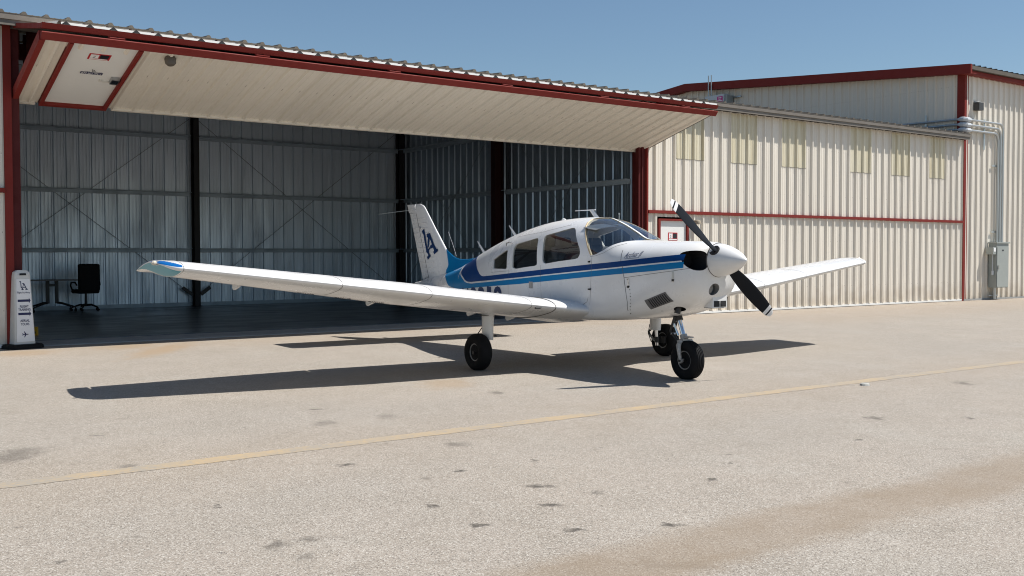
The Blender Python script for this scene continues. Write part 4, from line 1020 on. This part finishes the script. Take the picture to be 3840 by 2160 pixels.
def wing(s):
    name = 'wing'
    # ribs along the span
    mb = MB(); Ss = [.42, .5, .6, .7, .8, .9, 1.0]+[1.0+.25*i for i in range(1, 17)]+[5.185]
    mb.loft([surf_ring(S, s, 0, .765) for S in Ss], WHITE); w = mb.build(name, plane, smooth=35)
    # flap and aileron as separate surfaces, tiny gap ahead of them
    for nm, a, b in (('flap', .58, 2.83), ('aileron', 2.86, 5.16)):
        mb = MB(); n = 12; rs = []
        for i in range(n+1):
            S = a+(b-a)*i/n; rs.append(surf_ring(S, s, .775, 1.))
        mb.loft(rs, WHITE); mb.build(nm, w, smooth=30)
    # moulded tip, lower surface sweeping up to a thin edge
    mb = MB(); rings = []; n = 44; TU, TL = airfoil(48)
    for i in range(n+1):
        t = i/n; t = t if t < .9 else t; S = 5.19+.20*math.sin(t*math.pi/2); r = (S-5.19)/.20
        le = wle(S)-.27*(1-math.sqrt(max(0, 1-r*r))); te = wte(S)+.07*(1-math.sqrt(max(0, 1-r**4)))
        c = le-te; ring_ = []; lift = .045*r*r
        for j, (a, b) in enumerate(TU[::-1]): ring_.append(q(le-a*c, s*S, wz(5.19)+b*c*(1-.35*r**6)+lift*(1-.9*a)-a*c*.055))
        for j, (a, b) in enumerate(TL[1:-1]):
            bu = TU[j+1][1]; k = r**2.2
            ring_.append(q(le-a*c, s*S, wz(5.19)+(b*(1-k)+bu*.80*k)*c*(1-.35*r**6)+lift*(1-.9*a)-a*c*.055-.004))
        rings.append(ring_)
    mb.loft(rings, WHITE)
    tip = mb.build('wing_tip', w, smooth=50)
    me = tip.data; me.materials.append(TIPU); me.materials.append(TIPB)
    for p in me.polygons:
        c = p.center; F, S = c.x, abs(c.y); r = (S-5.19)/.20; r = min(max(r, 0), 1)
        le = wle(S)-.27*(1-math.sqrt(max(0, 1-r*r))); te = wte(S)
        f = (le-F)/(le-te)
        if p.normal.z < -.02 and r > .08 and .03 < f and F > .20-.62*r: p.material_index = 1
        elif s > 0 and p.normal.z > .0 and r > .05 and f < .03+.22*r and f > .004: p.material_index = 2
    P = [(a, b) for a, b in AF_U if a <= .77][::-1]+[(a, b) for a, b in AF_L[1:] if a <= .77]
    for S0 in (5.187, 3.62, 2.62, 1.30):
        mb = MB(); R_ = []
        for a, b in P:
            e = math.copysign(.0012, b if b else 1); R_.append([wing_point(S0-.003, a, b+e, s), wing_point(S0+.003, a, b+e, s)])
        mb.loft(R_, SEAM, cap=False, closed=False); mb.build('skin_joint', w, smooth=0, normals=False)
    # navigation light on the tip leading edge
    mb = MB(); cpt = Vector(q(.245, s*5.365, wz(5.19)+.050)); mb.lathe([(0, -.03), (.02, -.025), (.024, .01), (.022, .025), (.0, .032)], cpt, Vector((.45, -s*1., .0)), CHROME, 14); mb.build('navigation_light', w)
    mb = MB(); cpt = cpt+Vector((.014, -s*.028, 0)); mb.lathe([(0, -.01), (.021, -.005), (.022, .02), (.012, .034), (0, .036)], cpt, Vector((.2, -s, 0)), mat('nav_lens', (.55, .50, .42), .1), 14); mb.build('navigation_lens', w)
    # hinge brackets under the trailing edge
    for S0 in (.64, 1.24, 2.66, 4.35):
        mb = MB(); f0, f1 = wte(S0)+.30, wte(S0)+.10
        zt = Vector(wing_point(S0, .80, AF_L[20][1], s)).z+.02
        mb.prism([(f0, zt), (f0-.02, zt-.07), (f1+.03, zt-.11), (f1, zt-.09), (f1, zt)], lambda a, b: q(a, s*(S0-.014), b), lambda a, b: q(a, s*(S0+.014), b), WHITE)
        mb.build('hinge_bracket', w, smooth=20)
    # inspection covers on the underside
    for k, S0 in enumerate((2.95, 3.35, 3.78)):
        mb = MB(); n = 20
        for i in range(n):
            a0 = 2*math.pi*i/n
            xcc = .42+.05*math.sin(a0); SS = S0+.085*math.cos(a0)
            zl = lin([(a, b) for a, b in AF_L], xcc)
            c = Vector(wing_point(SS, xcc, zl-.001, s)); mb.obox(c, (.004, 0, 0), (0, .005, 0), (0, 0, .002), SEAM)
        mb.build('inspection_cover', w, smooth=0)
    # root fairing with dark sealing strip
    mb = MB()
    R_ = []
    for j in range(27):
        t = j/26; a, b = (AF_U[::-1]+AF_L)[0], 0
    P2 = [p for p in AF_U[::-1]]+[p for p in AF_L[1:]]
    ra = [wing_point(.95, a, b*1.012, s) for a, b in P2 if a < .9]; rb_ = [wing_point(.50, a, b*1.12, s) for a, b in P2 if a < .9]
    mb.loft([ra, [((Vector(x_)*.5+Vector(y_)*.5)+Vector((0, 0, .0)))[:] for x_, y_ in zip(ra, rb_)], rb_], WHITE, cap=False, closed=False)
    mb.build('root_fairing', w, smooth=50)
    mb = MB(); rr_ = []
    for a, b in P2:
        if a < .55: rr_.append(Vector(wing_point(.955, a, b*1.02, s)))
    mb.tube(rr_, .006, SEAM, 6); mb.build('root_seal', w)
    # fuel cap drain / small details
    mb = MB(); c = Vector(wing_point(1.20, .003, -.014, s)); pts_ = [(.045*math.cos(2*math.pi*k/16), .013*math.sin(2*math.pi*k/16)) for k in range(16)]; mb.prism(pts_, lambda u, v: (c.x-.02-v, c.y+u, c.z-.012+v*.6), lambda u, v: (c.x+.0045-v*.9-.01*(v/.013)**2, c.y+u, c.z-.002+v), DARK); mb.build('stall_vane_port', w)
    return w
wS = wing(1); wP = wing(-1)
mb = MB(); mb.prism([(.20, .90), (.12, .70), (.06, .70), (.08, .90)], lambda a, b: q(a, -2.55, b-.02), lambda a, b: q(a, -2.57, b-.02), DKSTEEL); mb.build('pitot_mast', wP, smooth=0)
mb = MB(); c = Vector(q(-.2, 2.9, wz(2.9)+.09)); 
# boarding step and flap track behind the starboard wing
mb.tube([q(-1.02, .62, .70), q(-1.02, .66, .34), q(-.98, .72, .31)], .014, STEEL, 8); mb.box(-1.06, -.90, -.80, -.66, .30, .315, DKSTEEL); mb.build('boarding_step', plane)
# --- tail
def fin_half(F, z, LE, TE, t):
    x = (LE-F)/(LE-TE); x = min(max(x, 0), 1); return 5*t*(.2969*math.sqrt(x)-.126*x-.3516*x*x+.2843*x**3-.1036*x**4)*(LE-TE)
FLE = [(.86, -3.02), (1.20, -3.16), (1.446, -3.30), (1.80, -3.66), (2.08, -3.935), (2.14, -3.995), (2.172, -4.06), (2.19, -4.17)]
FTE = [(.86, -4.04), (.90, -4.05), (2.0, -4.49), (2.183, -4.579)]
hinge = lambda z: lin(FTE, z)+.27
def tail_surf(name, z0, z1, f_le, f_te, nz, part=(0, 1), parent=plane, m=WHITE):
    mb = MB(); rings = []
    for i in range(nz+1):
        z = z0+(z1-z0)*i/nz; LE, TE = lin(FLE, z), lin(FTE, z); a, b = f_le(z), f_te(z); k = 1 if z < 2.12 else max(.12, 1-((z-2.12)/.07)**2)
        n = 18; up = [(a+(b-a)*.5*(1-math.cos(math.pi*j/n))) for j in range(n+1)]
        R_ = [q(F, fin_half(F, z, LE, TE, .09)*k+.0008, z) for F in up]+[q(F, -fin_half(F, z, LE, TE, .09)*k-.0008, z) for F in up[::-1]]
        rings.append(R_)
    mb.loft(rings, m); return mb.build(name, parent, smooth=40)
fin = tail_surf('fin', .90, 2.183, lambda z: lin(FLE, z), lambda z: hinge(z)+.008 if z < 2.03 else max(hinge(z)+.02, -4.27), 40)
rud = tail_surf('rudder', .90, 2.035, lambda z: hinge(z), lambda z: lin(FTE, z)+.03, 30)
mb = MB()                                          # horn balance on top of the rudder
tail_surf('rudder_horn', 2.04, 2.180, lambda z: max(hinge(z), -4.29), lambda z: lin(FTE, z), 6, parent=rud)
# stiffening beads pressed into the tail skins
def bead(mb, Fa, Fb, z0, slope, s):
    n = 6; R_ = []
    for i in range(n+1):
        F = Fa+(Fb-Fa)*i/n; z = z0+slope*(F-Fa); h = fin_half(F, z, lin(FLE, z), lin(FTE, z), .09)
        R_.append([q(F, s*(h+.0008), z-.006), q(F, s*(h+.008), z-.002), q(F, s*(h+.008), z+.002), q(F, s*(h+.0008), z+.006)])
    mb.loft(R_, WHITE, cap=False, closed=False)
mb = MB(); mr = MB()
z = 1.08
while z < 1.98:
    for s in (1, -1):
        bead(mb, hinge(z)+.03, hinge(z)+.30, z, .04, s); bead(mr, lin(FTE, z)+.05, hinge(z)-.03, z, .04, s)
    z += .078
mb.build('stiffening_beads', fin, smooth=30, normals=False); mr.build('stiffening_beads', rud, smooth=30, normals=False)
mb = MB()
for s in (1, -1):
    R_ = []
    for i in range(25):
        z = .95+1.08*i/24; F = hinge(z)+.003; h = fin_half(F, z, lin(FLE, z), lin(FTE, z), .09); R_.append([q(F-.006, s*(h+.0016), z), q(F+.006, s*(h+.0016), z)])
    mb.loft(R_, SEAM, cap=False, closed=False)
mb.build('hinge_gap', fin, smooth=0, normals=False)
# letters on the fin, traced in the side plane
def fp(zx, zy):     # enlarged-photograph point -> side plane
    return zx, zy
LAP = [[(-4.015, 1.743), (-3.942, 1.777), (-3.91, 1.696), (-3.946, 1.68), (-3.989, 1.698)], [(-3.964, 1.695), (-3.906, 1.697), (-3.869, 1.579), (-3.851, 1.515), (-3.825, 1.465), (-3.867, 1.415), (-3.902, 1.51), (-3.934, 1.6)], [(-3.873, 1.418), (-3.857, 1.48), (-3.827, 1.468), (-3.787, 1.452), (-3.717, 1.517), (-3.638, 1.529), (-3.589, 1.485), (-3.737, 1.455), (-3.801, 1.412), (-3.821, 1.375)], [(-3.857, 1.689), (-3.753, 1.708), (-3.713, 1.653), (-3.781, 1.624), (-3.817, 1.634), (-3.847, 1.652)], [(-3.781, 1.678), (-3.745, 1.693), (-3.678, 1.613), (-3.619, 1.534), (-3.536, 1.458), (-3.49, 1.451), (-3.488, 1.419), (-3.597, 1.37), (-3.63, 1.409), (-3.599, 1.431), (-3.668, 1.509), (-3.721, 1.589), (-3.767, 1.629)], [(-3.813, 1.639), (-3.757, 1.638), (-3.765, 1.539), (-3.785, 1.48), (-3.827, 1.468), (-3.821, 1.539)], [(-3.827, 1.43), (-3.777, 1.435), (-3.761, 1.371), (-3.725, 1.363), (-3.725, 1.331), (-3.819, 1.28), (-3.843, 1.33), (-3.797, 1.35), (-3.817, 1.4), (-3.867, 1.4), (-3.871, 1.42)], [(-4.1, 1.816), (-4.077, 1.82), (-4.069, 1.784), (-4.089, 1.78)]]
mb = MB()
for pg in LAP:
    pg2 = pg
    mb.poly(pg2, lambda a, b: q(a, fin_half(a, b, lin(FLE, b), lin(FTE, b), .09)+.0105, b), DBLUE)
mb.build('fin_monogram', fin, smooth=0, normals=False)
mb = MB(); put_text(mb, 'Special Edition', .040, lambda u, v: q(-4.00+u*.93, max(half(-4.0+u*.93, .91+v+u*.08), .0)+.065, .925+v+u*.17), SIGNBLK, align='l', width=.46, shear=.4)
mb.build('fin_lettering', plane, smooth=0, normals=False)
# dorsal fillet, painted blue
mb = MB(); rings = []
DF = [(-2.25, 1.345), (-2.43, 1.326), (-2.6, 1.312), (-2.75, 1.303), (-2.87, 1.302), (-2.98, 1.315), (-3.08, 1.345), (-3.17, 1.385), (-3.25, 1.425), (-3.31, 1.46), (-3.42, 1.46), (-3.6, 1.35), (-3.75, 1.2)]
for F, zt_ in DF:
    zb_ = sec(F)[2]-.06; w = .012 if F > -3.3 else .006
    rings.append([q(F, .0, zt_), q(F, w, zt_-.012), q(F, w*1.6+.006, (zt_+zb_)/2), q(F, w*3+.02, zb_), q(F, -w*3-.02, zb_), q(F, -w*1.6-.006, (zt_+zb_)/2), q(F, -w, zt_-.012)])
mb.loft(rings, LBLUE); mb.build('dorsal_fillet', plane, smooth=50)
mb = MB(); rings = []
for i in range(21):
    S = -1.96+3.92*i/20; k = max(.15, min(1, (1.985-abs(S))/.12))**.5; le = -3.36-.06*(1-k); te = -4.18+.03*(1-k)
    R_ = []
    for a, b in AF_U[::-1]+AF_L[1:-1]: R_.append(q(le-a*(le-te), S, .86+b*.55*(le-te)*k))
    rings.append(R_)
mb.loft(rings, WHITE); mb.build('stabilator', plane, smooth=40)
# aerials
def blade(name, F0, z0, F1, z1, w0=.075, w1=.025, S=0.):
    mb = MB(); mb.loft([[q(F0+w0, S, z0), q(F0, S+.012, z0), q(F0-w0*.4, S, z0), q(F0, S-.012, z0)], [q(F1+w1, S, z1), q(F1, S+.004, z1), q(F1-w1*.4, S, z1), q(F1, S-.004, z1)]], WHITE); mb.build(name, plane, smooth=30)
blade('blade_aerial', -2.22, 1.375, -2.42, 1.575, .07, .02); blade('blade_aerial', -1.39, 1.60, -1.59, 1.794, .07, .02)
mb = MB(); mb.loft([[q(.42, 0, 1.86), q(.36, .012, 1.86), q(.32, 0, 1.86), q(.36, -.012, 1.86)], [q(.30, 0, 1.955), q(.26, .008, 1.955), q(.22, 0, 1.955), q(.26, -.008, 1.955)]], WHITE); mb.tube([q(.34, 0, 1.958), q(-.07, 0, 1.955)], [.007, .004], WHITE, 8); mb.build('roof_aerial', plane)
mb = MB(); mb.lathe([(0, 0), (.03, 0), (.03, .02), (0, .03)], q(-.31, 0, 1.835), (0, 0, 1), WHITE, 12); mb.build('roof_fitting', plane)
mb = MB(); mb.tube([q(-3.06, .02, 1.36), q(-2.98, .02, 1.345), q(-3.07, .02, 1.50), q(-3.22, .02, 1.72)], .0035, STEEL, 5); mb.build('whip_aerial', plane)
mb = MB(); mb.tube([q(-4.22, 0, 2.10), q(-4.75, .45, 2.02)], .004, STEEL, 5); mb.tube([q(-4.22, 0, 2.10), q(-4.75, -.45, 2.02)], .004, STEEL, 5); mb.build('navigation_aerial', plane)
# --- nose: spinner, propeller
HC = (2.53, 0, 1.349)
mb = MB(); pr = [(0, -.002), (.180, 0)]
for i in range(1, 19):
    t = i/18; pr.append((.184*(1-t**1.75)**.72, .406*t))
pr = [(0, -.0), (.176, 0)]+[(.182*(1-(i/18)**1.6)**.78, .004+.402*i/18) for i in range(0, 19)]
prop = empty('propeller', q(HC[0], 0, HC[2])); prop.parent = plane
def pq(F, S, z): return (F-HC[0], -S, z-HC[2])
mb.lathe(pr, pq(2.466, 0, HC[2]), (1, 0, 0), WHITE, 48); mb.build('spinner', prop, smooth=30)
mb = MB(); mb.lathe([(0, 0), (.186, 0), (.188, .006), (.186, .014), (0, .014)], pq(2.455, 0, HC[2]), (1, 0, 0), SEAM, 48); mb.build('spinner_backplate', prop, smooth=30)
BD = Vector((0, -.784, .622)).normalized()         # local y is -S : starboard-up blade
ST = [(.10, .085, .055, 62), (.16, .10, .05, 55), (.22, .115, .036, 48), (.30, .132, .028, 41), (.42, .150, .021, 33), (.55, .158, .016, 27), (.68, .155, .012, 23), (.80, .143, .010, 20), (.88, .128, .0085, 18), (.905, .122, .008, 18), (.925, .114, .0075, 17.5), (.945, .104, .007, 17), (.965, .088, .006, 17), (.985, .065, .005, 16), (.995, .04, .004, 16)]
for sg in (1, -1):
    d = BD*sg; v = Vector((1, 0, 0)).cross(d)    # direction of motion, clockwise seen from the cockpit
    v = v.normalized(); rings = []
    for r, c, t, b in ST:
        b = R(b); cd = v*math.cos(b)+Vector((1, 0, 0))*math.sin(b); td = -v*math.sin(b)+Vector((1, 0, 0))*math.cos(b)
        P = []
        for k in range(16):
            a = 2*math.pi*k/16; P.append(d*r+cd*(c*.5*math.cos(a))+td*(t*.5*math.sin(a)*(1.2 if math.sin(a) > 0 else .7)))
        rings.append(P)
    mb = MB(); mb.loft(rings, BLACK); bl = mb.build('blade', prop, smooth=50)
    me = bl.data; me.materials.append(WHITE)
    for p in me.polygons:
        rr = p.center.dot(d)
        if rr > .948 or .885 < rr < .922: p.material_index = 1
    mb = MB(); mb.tube([d*.13, d*.178], [.062, .060], DARK, 20); mb.build('blade_cuff', prop)  # dark plug stands in for the shaded spinner cutout round the blade root
# cowl nose fittings
mb = MB(); mb.lathe([(0, 0), (.060, 0), (.062, .008), (.0, .012)], q(2.385, .045, 1.03), (1, -.05, -.15), LENSG, 24); mb.build('landing_light', plane)
mb = MB(); mb.lathe([(0, 0), (.052, .0), (.03, -.03), (0, -.035)], q(2.38, .045, 1.03), (1, -.05, -.15), ALU, 24); mb.build('landing_light_reflector', plane)
mb = MB(); mb.box(2.16, 2.40, -.02, .20, .825, .96, WHITE); mb.box(2.401, 2.404, .0, .085, .835, .90, DARK); mb.box(2.401, 2.404, .10, .185, .835, .90, DARK); mb.box(2.25, 2.38, -.0, .18, .818, .822, DARK); mb.build('intake_scoop', plane, smooth=0)
mb = MB(); mb.tube([q(2.10, .23, .86), q(2.09, .25, .755)], .034, DKSTEEL, 16); mb.build('exhaust_pipe', plane)
for s in (1, -1):
    mb = MB(); mb.box(2.165, 2.17, *sorted((-s*.16, -s*.37)), 1.24, 1.43, DARK); mb.build('engine_baffle', plane, smooth=0)
# --- undercarriage
def wheel(parent, c, rad, w, grooved=False):
    mb = MB(); r0 = rad; pr = []
    hub = .105
    side = [(hub, -w*.30), (hub+.01, -w*.42), (rad*.70, -w*.50), (rad*.86, -w*.48), (rad*.955, -w*.37)]
    tread = []
    if grooved:
        x = -w*.30
        for k in range(5):
            a = -w*.30+k*w*.15; rr = rad*(1-.018*(a/(w*.3))**2)
            tread += [(rr, a-.006), (rr-.006, a-.0035), (rr-.006, a+.0035), (rr, a+.006)]
    else:
        tread = [(rad*(1-.02*(a/.3)**2), a*w) for a in (-.3, -.15, 0, .15, .3)]
    pr = side+tread+[(r, -a) for r, a in side[::-1]]
    mb.lathe([(hub-.002, -w*.28)]+pr+[(hub-.002, w*.28)], c, (0, 1, 0), RUBBER, 56)
    # drop the tread flat where the tyre meets the ground
    zmin = .0
    mb.v = [(x, y, max(z, zmin+.0005)) for x, y, z in mb.v]
    wh = mb.build('wheel', parent, smooth=40)
    mb = MB(); mb.lathe([(0, -w*.18), (.05, -w*.2), (.06, -w*.10), (.085, -w*.12), (.098, -w*.33), (.106, -w*.33), (.106, w*.33), (.098, w*.33), (.085, w*.12), (.06, w*.10), (.05, w*.2), (0, w*.18)], c, (0, 1, 0), ALU, 28); mb.build('rim', wh)
    mb = MB()
    for k in range(3):
        a = R(120*k+20)
        for sy in (-1, 1):
            mb.obox((c[0]+math.cos(a)*.062, c[1]+sy*w*.13, c[2]+math.sin(a)*.062), (.016, 0, 0), (0, .012, 0), (0, 0, .016), DKSTEEL)
    mb.tube([(c[0], c[1]-w*.42, c[2]), (c[0], c[1]+w*.42, c[2])], .018, STEEL, 10); mb.build('hub', wh, smooth=0)
    return wh
for s in (1, -1):
    g = empty('main_gear', q(0, s*1.40, 0)); g.parent = plane; base = Vector(q(0, s*1.40, 0))
    def gl(F, S, z): return tuple(Vector(q(F, s*S, z))-base)
    def gring(F, S, z, a, b, n=20): return [gl(F+a*math.cos(2*math.pi*k/n), S+b*math.sin(2*math.pi*k/n), z) for k in range(n)]
    mb = MB(); mb.loft([gring(.0, 1.38, .80, .16, .10), gring(-.01, 1.37, .70, .11, .075), gring(-.02, 1.37, .655, .10, .065)], WHITE); mb.build('strut_fairing', g, smooth=50)
    mb = MB(); mb.loft([gring(-.03, 1.37, .66, .098, .062), gring(-.03, 1.37, .36, .092, .058)], WHITE); mb.build('strut_sleeve', g, smooth=50)
    mb = MB(); mb.lathe([(0, 0), (.097, 0), (.097, .008), (0, .008)], gl(-.03, 1.37, .652), (0, 0, 1), SEAM, 20); mb.v = [(x, y*1, z) for x, y, z in mb.v]; mb.build('sleeve_joint', g)
    mb = MB(); mb.tube([gl(-.01, 1.375, .37), gl(.0, 1.38, .15)], .026, CHROME, 16); mb.build('oleo', g)
    mb = MB(); mb.tube([gl(0, 1.38, .27), gl(0, 1.38, .19)], .036, DKSTEEL, 14); mb.tube([gl(0, 1.36, .215), gl(0, 1.60, .215)], .022, DKSTEEL, 12); mb.obox(gl(.06, 1.425, .23), (.05, 0, 0), (0, .02, 0), (0, 0, .045), DKSTEEL); mb.build('brake_assembly', g)
    mb = MB(); mb.tube([gl(-.10, 1.375, .38), gl(-.17, 1.375, .33), gl(-.15, 1.375, .29)], .016, DKSTEEL, 8); mb.tube([gl(-.15, 1.375, .29), gl(-.06, 1.375, .22), gl(0, 1.375, .20)], .017, ALU, 8); mb.tube([gl(-.10, 1.375, .38), gl(-.05, 1.375, .39)], .02, DKSTEEL, 8); mb.build('torque_link', g)
    mb = MB(); mb.tube([gl(-.11, 1.40, .50), gl(-.19, 1.41, .42), gl(-.22, 1.41, .30), gl(-.17, 1.42, .19), gl(-.05, 1.42, .17)], .006, BLKPL, 6); mb.build('brake_hose', g)
    wheel(g, gl(0, 1.525, .218), .222, .165)
ng = empty('nose_gear', q(1.96, 0, 0)); ng.parent = plane; nb_ = Vector(q(1.96, 0, 0))
def nl(F, S, z): return tuple(Vector(q(F, S, z))-nb_)
mb = MB(); mb.tube([nl(1.80, 0, .80), nl(1.865, 0, .655)], .045, DKSTEEL, 16); mb.build('strut_housing', ng)
mb = MB(); mb.tube([nl(1.86, 0, .67), nl(1.945, 0, .455)], .027, CHROME, 16); mb.build('oleo', ng)
mb = MB(); mb.tube([nl(1.93, 0, .50), nl(1.955, 0, .43)], .042, ALU, 16); mb.obox(nl(1.99, 0, .475), (.07, 0, 0), (0, .035, 0), (0, 0, .008), ALU); mb.obox(nl(1.95, .0, .435), (.05, 0, .01), (0, .07, 0), (0, 0, .01), ALU); mb.build('fork_crown', ng)
for s in (1, -1):
    mb = MB(); mb.tube([nl(1.96, s*.03, .432), nl(1.965, s*.085, .425), nl(1.97, s*.112, .38), nl(1.985, s*.112, .29), nl(2.0, s*.108, .215)], [.024, .026, .028, .022, .018], DIRTALU, 10); mb.lathe([(0, -.012), (.030, -.012), (.030, .012), (0, .012)], nl(2.0, s*.108, .215), (0, 1, 0), ALU, 16); mb.lathe([(0, 0), (.016, 0), (.012, .018), (0, .018)], nl(2.0, s*.120, .215), (0, -s, 0), DKSTEEL, 10); mb.build('fork_leg', ng)
mb = MB(); mb.tube([nl(1.80, .03, .66), nl(1.75, .03, .53), nl(1.775, .03, .49)], .013, DKSTEEL, 8); mb.tube([nl(1.80, -.03, .66), nl(1.75, -.03, .53), nl(1.775, -.03, .49)], .013, DKSTEEL, 8); mb.tube([nl(1.77, .02, .50), nl(1.86, .02, .43), nl(1.93, 0, .43)], .016, DKSTEEL, 8); mb.tube([nl(1.77, -.04, .50), nl(1.77, .04, .50)], .012, STEEL, 8); mb.build('torque_link', ng)
mb = MB(); mb.tube([nl(1.84, .05, .70), nl(1.83, .06, .60)], .018, DKSTEEL, 8); mb.tube([nl(1.9, .05, .49), nl(1.84, .06, .62)], .012, CHROME, 8); mb.build('shimmy_damper', ng)
wheel(ng, nl(2.0, 0, .216), .220, .155, True)
for o in list(scene.objects):
    if o.name.startswith('cut'): bpy.data.objects.remove(o)
